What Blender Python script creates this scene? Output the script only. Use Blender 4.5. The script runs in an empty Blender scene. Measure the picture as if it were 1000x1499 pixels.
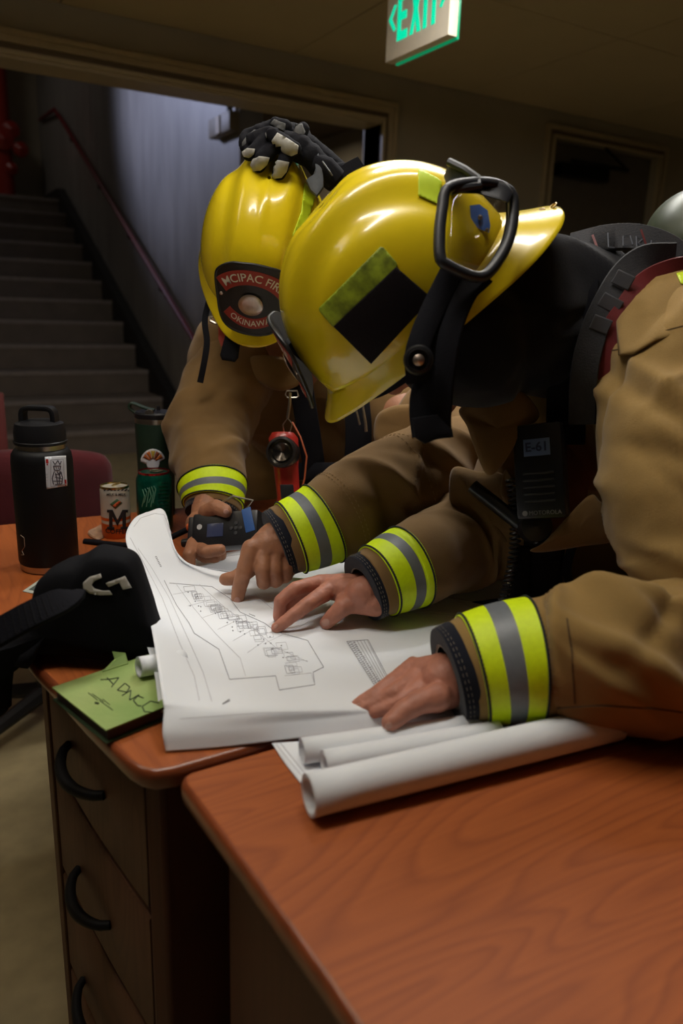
import bpy, bmesh, math, random
import numpy as np
from mathutils import Vector, Matrix, noise
from mathutils.bvhtree import BVHTree
from mathutils.geometry import delaunay_2d_cdt
random.seed(7)
sc = bpy.context.scene
COL = sc.collection
PI = math.pi
# ------------------------------------------------------------ camera frame
F = 1100.0
def nv(a):
    a = np.asarray(a, float); return a / np.linalg.norm(a)
_Y = nv([-670, 325, -1100.]); _Z = nv(np.cross([1920, 238., -1100], _Y)); _X = np.cross(_Y, _Z)
W = np.array([_X, _Y, _Z]); CZ = 1.17; CAM = np.array([0, 0, CZ])
RT, UP, BK = W[:, 0], W[:, 1], W[:, 2]      # camera right / up / back in world
def ray(x, y): return W @ np.array([(x - 500) / F, -(y - 749.5) / F, -1.])
def P(x, y, d): return CAM + ray(x, y) * d
def PZ(x, y, z=.75): r = ray(x, y); return CAM + r * ((z - CZ) / r[2])
def PY(x, y, Y): r = ray(x, y); return CAM + r * (Y / r[1])
def PX(x, y, X): r = ray(x, y); return CAM + r * (X / r[0])
def cv(x, y, z): return W @ np.array([x, y, z], float)   # direction given in camera terms
cam = bpy.data.cameras.new('camera'); camo = bpy.data.objects.new('camera', cam); COL.objects.link(camo)
cam.sensor_fit = 'VERTICAL'; cam.sensor_height = 36; cam.sensor_width = 24; cam.lens = F / 1499 * 36
cam.clip_start = .02
m = Matrix.Identity(4)
for i in range(3):
    for j in range(3): m[i][j] = W[i, j]
m[2][3] = CZ
camo.matrix_world = m
cam.dof.use_dof = True; cam.dof.focus_distance = 1.12; cam.dof.aperture_fstop = 3.8
sc.camera = camo
# ------------------------------------------------------------ materials
MATS = {}
def mat(name, col, rough=.5, metal=0, noise_amt=0, noise_scale=20, bump=0, bump_scale=200, coat=0, emit=None, estr=0, trans=0, alpha=1, col2=None, stretch=None, sheen=0, spec=.5):
    if name in MATS: return MATS[name]
    m = bpy.data.materials.new(name); m.use_nodes = True; N = m.node_tree.nodes; L = m.node_tree.links
    b = N['Principled BSDF']; b.inputs['Base Color'].default_value = (*col, 1)
    b.inputs['Roughness'].default_value = rough; b.inputs['Metallic'].default_value = metal
    b.inputs['Coat Weight'].default_value = coat; b.inputs['Coat Roughness'].default_value = .08
    b.inputs['Transmission Weight'].default_value = trans; b.inputs['Alpha'].default_value = alpha
    b.inputs['Sheen Weight'].default_value = sheen; b.inputs['Specular IOR Level'].default_value = spec
    if emit: b.inputs['Emission Color'].default_value = (*emit, 1); b.inputs['Emission Strength'].default_value = estr
    tc = N.new('ShaderNodeTexCoord'); src = tc.outputs['Object']
    if stretch:
        mp = N.new('ShaderNodeMapping'); mp.inputs['Scale'].default_value = stretch; L.new(src, mp.inputs[0]); src = mp.outputs[0]
    if noise_amt or col2:
        n = N.new('ShaderNodeTexNoise'); n.inputs['Scale'].default_value = noise_scale; n.inputs['Detail'].default_value = 6
        L.new(src, n.inputs[0])
        r = N.new('ShaderNodeMapRange'); r.inputs[1].default_value = .3; r.inputs[2].default_value = .7; L.new(n.outputs[0], r.inputs[0])
        x = N.new('ShaderNodeMix'); x.data_type = 'RGBA'; L.new(r.outputs[0], x.inputs[0])
        c2 = col2 or tuple(max(0, c * (1 - noise_amt)) for c in col)
        x.inputs[6].default_value = (*col, 1); x.inputs[7].default_value = (*c2, 1); L.new(x.outputs[2], b.inputs['Base Color'])
    if bump:
        n2 = N.new('ShaderNodeTexNoise'); n2.inputs['Scale'].default_value = bump_scale; n2.inputs['Detail'].default_value = 4; L.new(src, n2.inputs[0])
        bp = N.new('ShaderNodeBump'); bp.inputs['Strength'].default_value = bump; bp.inputs['Distance'].default_value = .002
        L.new(n2.outputs[0], bp.inputs['Height']); L.new(bp.outputs[0], b.inputs['Normal'])
    MATS[name] = m; return m
def wood(name, ca, cb, rough, coat, axis=0, scale=1.):
    m = bpy.data.materials.new(name); m.use_nodes = True; N = m.node_tree.nodes; L = m.node_tree.links
    b = N['Principled BSDF']; b.inputs['Roughness'].default_value = rough; b.inputs['Coat Weight'].default_value = coat; b.inputs['Coat Roughness'].default_value = .12
    b.inputs['Specular IOR Level'].default_value = .35
    tc = N.new('ShaderNodeTexCoord'); mp = N.new('ShaderNodeMapping')
    s = [7, 7, 7]; s[axis] = 1.1
    mp.inputs['Scale'].default_value = [a * scale for a in s]; L.new(tc.outputs['Object'], mp.inputs[0])
    n = N.new('ShaderNodeTexNoise'); n.inputs['Scale'].default_value = .9; n.inputs['Detail'].default_value = 1.5; n.inputs['Distortion'].default_value = .35; L.new(mp.outputs[0], n.inputs[0])
    mu = N.new('ShaderNodeMath'); mu.operation = 'MULTIPLY'; mu.inputs[1].default_value = 26; L.new(n.outputs[0], mu.inputs[0])
    fr = N.new('ShaderNodeMath'); fr.operation = 'FRACT'; L.new(mu.outputs[0], fr.inputs[0])
    r = N.new('ShaderNodeValToRGB'); L.new(fr.outputs[0], r.inputs[0])
    e = r.color_ramp.elements; e[0].position = 0; e[0].color = (.0, .0, .0, 1); e[1].position = .25; e[1].color = (.5, .5, .5, 1)
    e2 = r.color_ramp.elements.new(.8); e2.color = (.75, .75, .75, 1); e3 = r.color_ramp.elements.new(1); e3.color = (.1, .1, .1, 1)
    mp2 = N.new('ShaderNodeMapping'); s2 = [260, 260, 260]; s2[axis] = 9; mp2.inputs['Scale'].default_value = s2; L.new(tc.outputs['Object'], mp2.inputs[0])
    n2 = N.new('ShaderNodeTexNoise'); n2.inputs['Scale'].default_value = 1; n2.inputs['Detail'].default_value = 3; L.new(mp2.outputs[0], n2.inputs[0])
    ad = N.new('ShaderNodeMix'); ad.data_type = 'FLOAT'; ad.inputs[0].default_value = .5; L.new(r.outputs[0], ad.inputs[2]); L.new(n2.outputs[0], ad.inputs[3])
    x = N.new('ShaderNodeMix'); x.data_type = 'RGBA'; L.new(ad.outputs[0], x.inputs[0])
    x.inputs[6].default_value = (*ca, 1); x.inputs[7].default_value = (*cb, 1); L.new(x.outputs[2], b.inputs['Base Color'])
    MATS[name] = m; return m
def glassy(name, fac=.14, tint=(.97, .95, .90)):
    m = bpy.data.materials.new(name); m.use_nodes = True; N = m.node_tree.nodes; L = m.node_tree.links; N.remove(N['Principled BSDF'])
    t = N.new('ShaderNodeBsdfTransparent'); t.inputs[0].default_value = (*tint, 1); g = N.new('ShaderNodeBsdfGlossy'); g.inputs['Roughness'].default_value = .04
    x = N.new('ShaderNodeMixShader'); x.inputs[0].default_value = fac; L.new(t.outputs[0], x.inputs[1]); L.new(g.outputs[0], x.inputs[2]); L.new(x.outputs[0], N['Material Output'].inputs[0]); MATS[name] = m; return m
def cloth(name, col, col2, rough=.95, weave=900, sheen=.15):
    m = mat(name, col, rough, col2=col2, noise_scale=9, bump=.35, bump_scale=weave, sheen=sheen, spec=.2)
    return m
# ------------------------------------------------------------ mesh helpers
OM = {}                                     # own record of world matrices
def thing(name, label, cat, loc, group=None, kind=None):
    o = bpy.data.objects.new(name, None); COL.objects.link(o); o.location = Vector([float(a) for a in loc]); o.empty_display_size = .05
    OM[o] = Matrix.Translation(o.location); tag(o, label, cat, group, kind); return o
def tag(o, label=None, cat=None, group=None, kind=None):
    if label: o['label'] = label
    if cat: o['category'] = cat
    if group: o['group'] = group
    if kind: o['kind'] = kind
    return o
class MB:
    def __init__(s): s.v = []; s.f = []; s.m = []
    def add(s, vs, fs, mi=0):
        o = len(s.v); s.v += [tuple(float(c) for c in v) for v in vs]
        s.f += [tuple(i + o for i in f) for f in fs]; s.m += [mi] * len(fs); return s
    def box(s, a, b, mi=0, M=None, bev=0):
        a = np.minimum(a, b) if not bev else np.array(a, float); b = np.array(b, float)
        bm = bmesh.new(); bmesh.ops.create_cube(bm, size=1)
        for v in bm.verts: v.co = Vector([(a[i] + b[i]) / 2 + v.co[i] * abs(b[i] - a[i]) for i in range(3)])
        if bev: bmesh.ops.bevel(bm, geom=list(bm.edges), offset=bev, segments=2, affect='EDGES', profile=.6)
        s.bm(bm, mi, M); return s
    def bm(s, bm, mi=0, M=None):
        if M is not None: bm.transform(M)
        bm.verts.index_update(); s.add([v.co[:] for v in bm.verts], [[v.index for v in f.verts] for f in bm.faces], mi); bm.free()
    def loft(s, rings, mi=0, closed=True, cap=True, mis=None):
        n = len(rings[0]); vs = [p for r in rings for p in r]; o = len(s.v); s.add(vs, [])
        for i in range(len(rings) - 1):
            for j in range(n if closed else n - 1):
                k = (j + 1) % n; s.f.append((o + i * n + j, o + i * n + k, o + (i + 1) * n + k, o + (i + 1) * n + j)); s.m.append(mis(i, j) if mis else mi)
        if cap and closed:
            s.f.append(tuple(o + j for j in reversed(range(n)))); s.m.append(mi)
            q = o + (len(rings) - 1) * n; s.f.append(tuple(q + j for j in range(n))); s.m.append(mi)
        return s
    def lathe(s, prof, M=None, n=48, mi=0, mis=None, cap=True):
        rings = [[(r * math.cos(2 * PI * j / n), r * math.sin(2 * PI * j / n), z) for j in range(n)] for r, z in prof]
        if M is not None: rings = [[tuple(M @ Vector(p)) for p in r] for r in rings]
        return s.loft(rings, mi, True, cap, mis)
    def tube(s, pts, r, n=10, mi=0, flat=None, closed=False):
        pts = [np.array(p, float) for p in pts]; rings = []; N = len(pts)
        rr = r if hasattr(r, '__len__') else [r] * N
        prev = None
        for i, p in enumerate(pts):
            t = nv(pts[(i + 1) % N] - pts[i - 1]) if closed else nv(pts[min(i + 1, N - 1)] - pts[max(i - 1, 0)])
            u = (prev if prev is not None else (np.array([0, 0, 1.]) if abs(t[2]) < .9 else np.array([1., 0, 0])))
            u = nv(u - t * np.dot(u, t)); prev = u; w = np.cross(t, u)
            rings.append([p + rr[i] * (math.cos(a) * u + math.sin(a) * w) for a in [2 * PI * j / n for j in range(n)]])
        if closed: rings.append(rings[0])
        return s.loft(rings, mi, True, not closed)
    def ribbon(s, pts, width, nrm, th=.002, mi=0):
        """flat strap along pts; nrm = outward direction (one or per point)"""
        pts = [np.array(p, float) for p in pts]; N = len(pts); rings = []
        ww = width if hasattr(width, '__len__') else [width] * N
        per = np.ndim(nrm) == 2
        for i, p in enumerate(pts):
            t = nv(pts[min(i + 1, N - 1)] - pts[max(i - 1, 0)]); n0 = np.array(nrm[i] if per else nrm, float)
            n0 = nv(n0 - t * np.dot(n0, t)); b = np.cross(t, n0) * ww[i] / 2; h = n0 * th / 2
            rings.append([p - b - h * .3, p - b + h * .5, p - b * .92 + h, p + b * .92 + h, p + b + h * .5, p + b - h * .3, p + b * .9 - h, p - b * .9 - h])
        return s.loft(rings, mi)
    def prism(s, poly, d, mi=0):
        """poly: 3D points, extruded by vector d"""
        n = len(poly); A = [np.array(p, float) for p in poly]; B = [p + np.array(d) for p in A]
        o = len(s.v); s.add(A + B, [])
        s.f += [tuple(o + i for i in range(n)), tuple(o + n + i for i in reversed(range(n)))] + [(o + i, o + n + i, o + n + (i + 1) % n, o + (i + 1) % n) for i in range(n)]
        s.m += [mi] * (n + 2); return s
    def build(s, name, mats, parent=None, smooth=40, local=False, sub=0, bevel=0, solid=0):
        me = bpy.data.meshes.new(name); vs = s.v
        if parent is not None and not local:
            inv = OM[parent].inverted(); vs = [tuple(inv @ Vector(v)) for v in vs]
        me.from_pydata(vs, [], s.f)
        mats = mats if isinstance(mats, (list, tuple)) else [mats]
        for m_ in mats: me.materials.append(m_)
        for p, k in zip(me.polygons, s.m): p.material_index = k
        bm = bmesh.new(); bm.from_mesh(me); bmesh.ops.recalc_face_normals(bm, faces=bm.faces); bm.to_mesh(me); bm.free()
        me.shade_smooth()
        if smooth < 180: me.set_sharp_from_angle(angle=math.radians(smooth))
        o = bpy.data.objects.new(name, me); COL.objects.link(o)
        OM[o] = OM[parent].copy() if parent is not None else Matrix.Identity(4)
        if parent is not None: o.parent = parent
        if solid:
            q = o.modifiers.new('solid', 'SOLIDIFY'); q.thickness = solid; q.offset = 0
        if bevel:
            q = o.modifiers.new('bevel', 'BEVEL'); q.width = bevel; q.segments = 3; q.limit_method = 'ANGLE'; q.angle_limit = math.radians(40)
        if sub:
            q = o.modifiers.new('sub', 'SUBSURF'); q.levels = sub; q.render_levels = sub
        return o
def mtx(o, x, y, z):
    m = Matrix.Identity(4)
    for j, c in enumerate((x, y, z, o)):
        for i in range(3): m[i][j] = float(c[i])
    return m
def frame(o, fx, up):
    z = nv(up); x = nv(np.array(fx) - z * np.dot(fx, z)); return mtx(o, x, np.cross(z, x), z)
def cap(bm, p0, r0, p1, r1, sub=3):
    p0 = Vector([float(a) for a in p0]); p1 = Vector([float(a) for a in p1])
    for p, r in ((p0, r0), (p1, r1)): bmesh.ops.create_icosphere(bm, subdivisions=sub, radius=r, matrix=Matrix.Translation(p))
    d = p1 - p0; L = d.length
    if L > 1e-5:
        q = Vector((0, 0, 1)).rotation_difference(d.normalized()).to_matrix().to_4x4()
        bmesh.ops.create_cone(bm, cap_ends=True, segments=28, radius1=r0 * .995, radius2=r1 * .995, depth=L, matrix=Matrix.Translation((p0 + p1) / 2) @ q)
def ell(bm, c, rx, ry, rz, M=None, sub=4):
    bmesh.ops.create_icosphere(bm, subdivisions=sub, radius=1, matrix=(Matrix.Translation(Vector([float(a) for a in c])) @ (M or Matrix.Identity(4)) @ Matrix.Diagonal((rx, ry, rz, 1))))
def union(bm, voxel, smooth=4, fac=.5):
    me = bpy.data.meshes.new('tmp'); bm.to_mesh(me); bm.free()
    o = bpy.data.objects.new('tmp', me); COL.objects.link(o)
    q = o.modifiers.new('r', 'REMESH'); q.mode = 'VOXEL'; q.voxel_size = voxel; q.use_smooth_shade = True
    if smooth: q = o.modifiers.new('s', 'SMOOTH'); q.factor = fac; q.iterations = smooth
    dg = bpy.context.evaluated_depsgraph_get(); e = o.evaluated_get(dg); m2 = e.to_mesh()
    vs = np.array([v.co[:] for v in m2.vertices]); fs = [tuple(p.vertices) for p in m2.polygons]
    e.to_mesh_clear(); bpy.data.objects.remove(o); bpy.data.meshes.remove(me)
    return vs, fs
def normals(vs, fs):
    n = np.zeros_like(vs); f4 = np.array([f if len(f) == 4 else (f[0], f[1], f[2], f[2]) for f in fs])
    a = vs[f4[:, 2]] - vs[f4[:, 0]]; b = vs[f4[:, 3]] - vs[f4[:, 1]]; c = np.cross(a, b)
    for k in range(4): np.add.at(n, f4[:, k], c)
    return n / (np.linalg.norm(n, axis=1)[:, None] + 1e-12)
def wrinkle(vs, fs, amp=.006, scale=(9, 9, 9), seed=0, fine=.0015):
    n = normals(vs, fs); out = vs.copy()
    for i, v in enumerate(vs):
        q = Vector((v[0] * scale[0] + seed, v[1] * scale[1], v[2] * scale[2]))
        w = noise.noise(q + Vector((noise.noise(q * .7) * 1.5, 0, seed)))
        w = (1 - abs(w) * 2.2) * amp + noise.noise(q * 3.1) * fine
        out[i] += n[i] * w
    return out
def spline(pts, n):
    """Catmull-Rom through rows of numbers"""
    p = np.array(pts, float); out = []
    p = np.vstack([2 * p[0] - p[1], p, 2 * p[-1] - p[-2]]); m_ = len(p) - 3
    for i in range(n):
        t = i / (n - 1) * m_; k = min(int(t), m_ - 1); u = t - k; a, b, c, d = p[k:k + 4]
        out.append(.5 * ((2 * b) + (-a + c) * u + (2 * a - 5 * b + 4 * c - d) * u * u + (-a + 3 * b - 3 * c + d) * u ** 3))
    return np.array(out)
def bvh(*objs):
    vs = []; fs = []
    for o in objs:
        M = OM[o]; k = len(vs); vs += [M @ v.co for v in o.data.vertices]; fs += [tuple(i + k for i in p.vertices) for p in o.data.polygons]
    return BVHTree.FromPolygons(vs, fs)
C3 = Vector((0, 0, CZ))
def hit(t, x, y, off=.0008):
    r = Vector([float(a) for a in ray(x, y)]).normalized(); h = t.ray_cast(C3, r)
    if h[0] is None:
        return None
    n = h[1]
    if n.dot(r) > 0: n = -n
    return h[0] + n * off
def decal(t, poly, name, mats, parent, step=4., off=.001, th=.0008, holes=None):
    """flat thing lying on the surface t, outline given where it is seen"""
    P2 = []; n = len(poly)
    for i in range(n):
        a = np.array(poly[i], float); b = np.array(poly[(i + 1) % n], float); k = max(1, int(np.linalg.norm(b - a) / step))
        P2 += [tuple(a + (b - a) * j / k) for j in range(k)]
    nb = len(P2); xs = [p[0] for p in P2]; ys = [p[1] for p in P2]
    pts = [Vector(p) for p in P2]
    gx = min(xs) + step / 2
    def inside(x, y):
        c = False
        for i in range(nb):
            x1, y1 = P2[i]; x2, y2 = P2[i - 1]
            if (y1 > y) != (y2 > y) and x < (x2 - x1) * (y - y1) / (y2 - y1) + x1: c = not c
        return c
    while gx < max(xs):
        gy = min(ys) + step / 2
        while gy < max(ys):
            if inside(gx, gy): pts.append(Vector((gx, gy)))
            gy += step
        gx += step
    r = delaunay_2d_cdt(pts, [], [list(range(nb))], 2, 1e-5)
    v3 = [hit(t, v[0], v[1], off + th) for v in r[0]]
    ok = [i for i, v in enumerate(v3) if v is not None]
    if not ok: return None
    fs = [f for f in r[2] if all(v3[i] is not None for i in f)]
    v3 = [v if v is not None else v3[ok[0]] for v in v3]
    mb = MB(); mb.add(v3, [tuple(f) for f in fs])
    o = mb.build(name, mats, parent, smooth=180)
    q = o.modifiers.new('solid', 'SOLIDIFY'); q.thickness = th; q.offset = 0
    return o
def strip(t, line, w, mb, off=.0005, step=6., mi=0):
    """line lying on surface t"""
    pts = []
    for a, b in zip(line[:-1], line[1:]):
        a = np.array(a, float); b = np.array(b, float); k = max(1, int(np.linalg.norm(b - a) / step))
        pts += [a + (b - a) * j / k for j in range(k)]
    pts.append(np.array(line[-1], float)); q = [hit(t, p[0], p[1], off) for p in pts]
    for a, b in zip(q[:-1], q[1:]):
        if a is None or b is None or (a - b).length > .03: continue
        d = (b - a)
        if d.length < 1e-6: continue
        nn = (C3 - a).normalized(); s_ = d.cross(nn).normalized() * w / 2
        mb.add([a - s_, a + s_, b + s_, b - s_], [(0, 1, 2, 3)], mi)
def text2d(body, size=1., bold=0, align='CENTER', shear=0):
    cu = bpy.data.curves.new('t', 'FONT'); cu.body = body; cu.size = size; cu.align_x = align; cu.align_y = 'CENTER'; cu.offset = bold; cu.shear = shear; cu.resolution_u = 3
    o = bpy.data.objects.new('t', cu); COL.objects.link(o); dg = bpy.context.evaluated_depsgraph_get(); dg.update(); e = o.evaluated_get(dg); me = e.to_mesh()
    vs = [tuple(v.co) for v in me.vertices]; fs = [tuple(p.vertices) for p in me.polygons]; e.to_mesh_clear()
    bpy.data.objects.remove(o); bpy.data.curves.remove(cu); return vs, fs
def lettering(body, size, fn, name, m_, parent, bold=0, align='CENTER', shear=0, th=.0006):
    vs, fs = text2d(body, size, bold, align, shear)
    bm = bmesh.new(); V = [bm.verts.new(v) for v in vs]
    for f in fs:
        try: bm.faces.new([V[i] for i in f])
        except ValueError: pass
    bmesh.ops.triangulate(bm, faces=bm.faces)
    for _ in range(2):
        lg_ = [e for e in bm.edges if e.calc_length() > size * .16]
        if lg_: bmesh.ops.subdivide_edges(bm, edges=lg_, cuts=2); bmesh.ops.triangulate(bm, faces=[f for f in bm.faces if len(f.verts) > 3])
    bm.verts.index_update(); q_ = [fn(v.co[0], v.co[1]) for v in bm.verts]
    mb = MB(); mb.add([v or (0, 0, 0) for v in q_], [tuple(v.index for v in f.verts) for f in bm.faces if all(q_[v.index] is not None for v in f.verts)]); bm.free()
    o = mb.build(name, m_, parent, smooth=180); return o
def pillow(outline, nrm, th, k=7, mi=0, mb=None, dish=.5):
    """closed cushion-like solid from a 3D outline"""
    o3 = np.array(outline, float); c = o3.mean(0); nrm = nv(nrm); mb = mb or MB()
    front = []; back = []
    for i in range(k + 1):
        s_ = math.cos(PI / 2 * i / k) if i < k else .02
        h = th / 2 * math.sin(PI / 2 * i / k) ** dish
        ring = c + (o3 - c) * s_; front.append(ring + nrm * h); back.append(ring - nrm * h)
    mb.loft(list(reversed(front)) + back[1:], mi); return mb
def closed_spline(pts, n):
    p = np.array(pts, float); m_ = len(p); out = []
    for i in range(n):
        t = i / n * m_; k = int(t); u = t - k; a, b, c, d = p[(k - 1) % m_], p[k % m_], p[(k + 1) % m_], p[(k + 2) % m_]
        out.append(.5 * ((2 * b) + (-a + c) * u + (2 * a - 5 * b + 4 * c - d) * u * u + (-a + 3 * b - 3 * c + d) * u ** 3))
    return np.array(out)
# ------------------------------------------------------------ room
wall_m = mat('wall_paint', (.38, .33, .245), .6, noise_amt=.12, noise_scale=3, bump=.1, bump_scale=60)
stairwall_m = mat('stair_wall_paint', (.30, .28, .26), .38, noise_amt=.28, noise_scale=2.2, stretch=(1, 3.5, .8), coat=.25)
ceil_m = mat('ceiling_paint', (.56, .46, .29), .8, noise_amt=.06, noise_scale=4, bump=.15, bump_scale=300)
trim_m = mat('frame_paint', (.48, .39, .25), .42, noise_amt=.1)
trimd_m = mat('frame_groove', (.16, .115, .07), .6)
dark_m = mat('dark_rubber', (.012, .011, .012), .6)
floor_m = mat('floor_lino', (.46, .37, .20), .45, noise_amt=.25, noise_scale=14, bump=.05)
step_m = mat('step_concrete', (.22, .18, .15), .7, noise_amt=.2, noise_scale=6)
nose_m = mat('step_nosing', (.35, .30, .28), .45, noise_amt=.2)
def struct(name, mb, m_, **k):
    o = mb.build(name, m_, None, **k); o['kind'] = 'structure'; return o
WY = 3.72; CH = 2.35
struct('floor', MB().box((-3, -2.5, -.1), (6.5, 8, 0)), floor_m)
# ceiling: panels between fine dark seams
ax = PZ(500, 37.5, CH)[0]; bx = PZ(750, 111, CH)[0]; cy = PZ(910, 57, CH)[1]
dxp = bx - ax
mb = MB(); xs = [ax + dxp * k for k in range(-5, 5)]; ys = [cy - 1.22 * k for k in range(5, -1, -1)] + [WY]
for a, b in zip(xs[:-1], xs[1:]):
    for c, d in zip(ys[:-1], ys[1:]):
        mb.box((a + .003, c + .003, CH), (b - .003, d - .003, CH + .03), 0)
mb.box((xs[0], ys[0], CH + .012), (xs[-1], WY, CH + .06), 1)
struct('ceiling', mb, [ceil_m, mat('ceiling_seam', (.09, .07, .05), .9)])
OX = 2.38; OZ = 2.12; DX0 = 3.64; DX1 = 4.62; DZ = 2.2
mb = MB().box((-3, WY + .02, CH + .0), (6.6, WY + .16, 5.3)).box((-3, WY, OZ), (OX, WY + .16, CH)).box((OX, WY, 0), (DX0, WY + .16, CH)).box((DX0, WY, DZ), (DX1, WY + .16, CH)).box((DX1, WY, 0), (6.6, WY + .16, CH))  # topmost box added out of view to stop stair light leaking over
struct('wall_back', mb, wall_m)
struct('wall_right', MB().box((6.5, -2.5, 0), (6.66, WY, CH)), wall_m)
# moulded frame round the wide opening
def casing(name, x0, x1, z, w=.095):
    mb = MB()
    for (o0, o1, dep, mi) in ((0, .018, .03, 0), (.018, .045, .012, 1), (.045, w - .022, .018, 0), (w - .022, w, .028, 0)):
        mb.box((x0 - (o1 if x0 > -2 else 0), WY - dep, z + o0), (x1 + o1, WY + .002, z + o1), mi)
        mb.box((x1 + o0, WY - dep, 0), (x1 + o1, WY + .002, z + o0), mi)
        if x0 > -2: mb.box((x0 - o1, WY - dep, 0), (x0 - o0, WY + .002, z + o0), mi)
    return struct(name, mb, [trim_m, trimd_m], bevel=.003)
casing('trim_1', -3, OX, OZ)
struct('trim_2', MB().box((-3, WY - .01, OZ - .012), (OX + .01, WY + .17, OZ)).box((OX, WY - .01, 0), (OX + .012, WY + .17, OZ)), trim_m)
casing('trim_3', DX0, DX1, DZ, .07)
door_m = mat('door_paint', (.13, .11, .09), .5, noise_amt=.15)
o = struct('door_1', MB().box((DX0, WY + .05, .01), (DX1, WY + .095, DZ - .004)), door_m)
OM[o] = Matrix.Identity(4)
cl = thing('door_closer', 'dark metal door closer with its arm at the top of the shadowed door', 'door closer', PY(850, 240, WY - .01))
a = PY(808, 250, WY + .05); b = PY(875, 262, WY + .05)
MB().box((a[0], WY - .03, a[2] - .03), (b[0] + .02, WY + .048, a[2] + .045), bev=.006).build('body', mat('closer_metal', (.03, .028, .027), .35, 1), cl)
c = PY(913, 250, WY - .02)
MB().tube([(a[0] + .07, WY - .045, a[2] + .055), (c[0], WY - .05, c[2] + .0)], [.012, .014], 8).tube([(c[0], WY - .05, c[2]), (c[0] - .2, WY - .03, DZ - .01)], .009, 8).build('arm', MATS['closer_metal'], cl)
# stair hall behind the opening
SX = 2.0
struct('wall_stair', MB().box((SX + .002, 4.74, 0), (SX + .16, 12, 5.2)), stairwall_m)
struct('wall_hall', MB().box((3.54, WY + .16, 0), (3.7, 8.2, 2.66)).box((SX + .16, 8.2, 0), (3.7, 8.36, 2.66)), wall_m)
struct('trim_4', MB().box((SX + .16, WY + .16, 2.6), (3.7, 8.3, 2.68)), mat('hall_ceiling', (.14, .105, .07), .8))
LZ = 12 * .19
struct('wall_left', MB().box((-1.6, WY + .16, 0), (-1.45, 12, 5.2)), wall_m)
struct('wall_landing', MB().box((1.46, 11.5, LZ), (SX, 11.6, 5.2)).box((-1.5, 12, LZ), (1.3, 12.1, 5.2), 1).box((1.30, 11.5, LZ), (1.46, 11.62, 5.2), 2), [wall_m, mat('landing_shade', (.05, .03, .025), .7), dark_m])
struct('trim_5', MB().box((-1.6, WY + .16, 5.2), (SX + .16, 12.1, 5.3)), wall_m)
mb = MB()
for k in range(1, 13):
    y = 5.43 + .385 * k
    mb.box((-1.44, y, 0), (SX - .085, y + .40 if k < 12 else 11.49, .19 * k), 0)
    mb.box((-1.44, y - .012, .19 * k - .028), (SX - .085, y + .03, .19 * k + .002), 1)
st = thing('staircase', 'dim flight of broad concrete steps rising to a landing behind the opening', 'stairs', (.3, 5.8, 0))
mb.build('steps', [step_m, nose_m], st)
# dark stringer beside the wall
poly = [(SX - .085, 5.43, 0), (SX - .085, 5.45, .12), (SX - .085, 10.09, .12 + .4935 * 4.64), (SX - .085, 11.5, LZ + .12), (SX - .085, 11.5, 0)]
MB().prism(poly, (.085, 0, 0)).build('stringer', mat('stringer_black', (.012, .011, .011), .6), st)
# hand rail
hr = thing('handrail', 'thin dark red handrail sloping down the stair wall on round brackets', 'handrail', (1.93, 5.3, .7))
red_m = mat('rail_red', (.17, .012, .018), .35)
RX = 1.94
r0 = PX(315, 548, RX); r1 = PX(92, 178, RX); r2 = PX(80, 163, RX); r3 = PX(58, 176, RX + .03)
MB().tube([r0, r1, r2 + np.array([0, .0, .02]), r3], .022, 12).build('rail', red_m, hr)
for x, y in ((83, 178), (104, 215), (145, 278), (188, 344), (234, 419), (289, 508)):
    p = PX(x, y, RX); f = (p[1] - r0[1]) / (r1[1] - r0[1]); q = r0 + (r1 - r0) * f
    MB().tube([q, q + np.array([0, 0, -.06]), q + np.array([SX - RX - .003, 0, -.09])], .011, 8).lathe([(.0, -.006), (.038, -.006), (.038, .006), (0, .006)], Matrix.Translation(Vector(q) + Vector((SX - RX - .006, 0, -.09))) @ Matrix.Rotation(PI / 2, 4, 'Y'), 16).build('bracket', dark_m, hr)
# scuffs and small box on the stair wall
eb = thing('wall_box', 'small beige electrical box with a dark conduit on the stair wall', 'electrical box', PX(335, 186, SX))
a = PX(320, 206, SX); b = PX(351, 163, SX)
MB().box((SX - .07, b[1] + .0, a[2]), (SX - .001, a[1], b[2]), bev=.008).build('box', mat('box_paint', (.22, .18, .12), .5), eb)
MB().tube([(SX - .03, b[1] + .09, b[2]), (SX - .03, b[1] + .09, 3.3)], .02, 10).build('conduit', mat('conduit', (.06, .055, .05), .5), eb)
MB().box((SX - .078, (a[1] + b[1]) / 2 - .03, (a[2] + b[2]) / 2 - .05), (SX - .07, (a[1] + b[1]) / 2 + .03, (a[2] + b[2]) / 2 + .05)).build('cover_plate', trim_m, eb)
tw = bvh(bpy.data.objects['wall_stair']); mb = MB()
for x, y, h in ((173, 118, 16), (150, 133, 9), (175, 182, 22), (223, 184, 12), (237, 181, 9), (251, 175, 9), (207, 205, 7), (262, 165, 6)):
    strip(tw, [(x, y - h * .5), (x + 1, y + h * .5)], .022, mb, .0015)
o = mb.build('scuff_marks', mat('scuff', (.09, .085, .10), .7), None); o['kind'] = 'structure'
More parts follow.
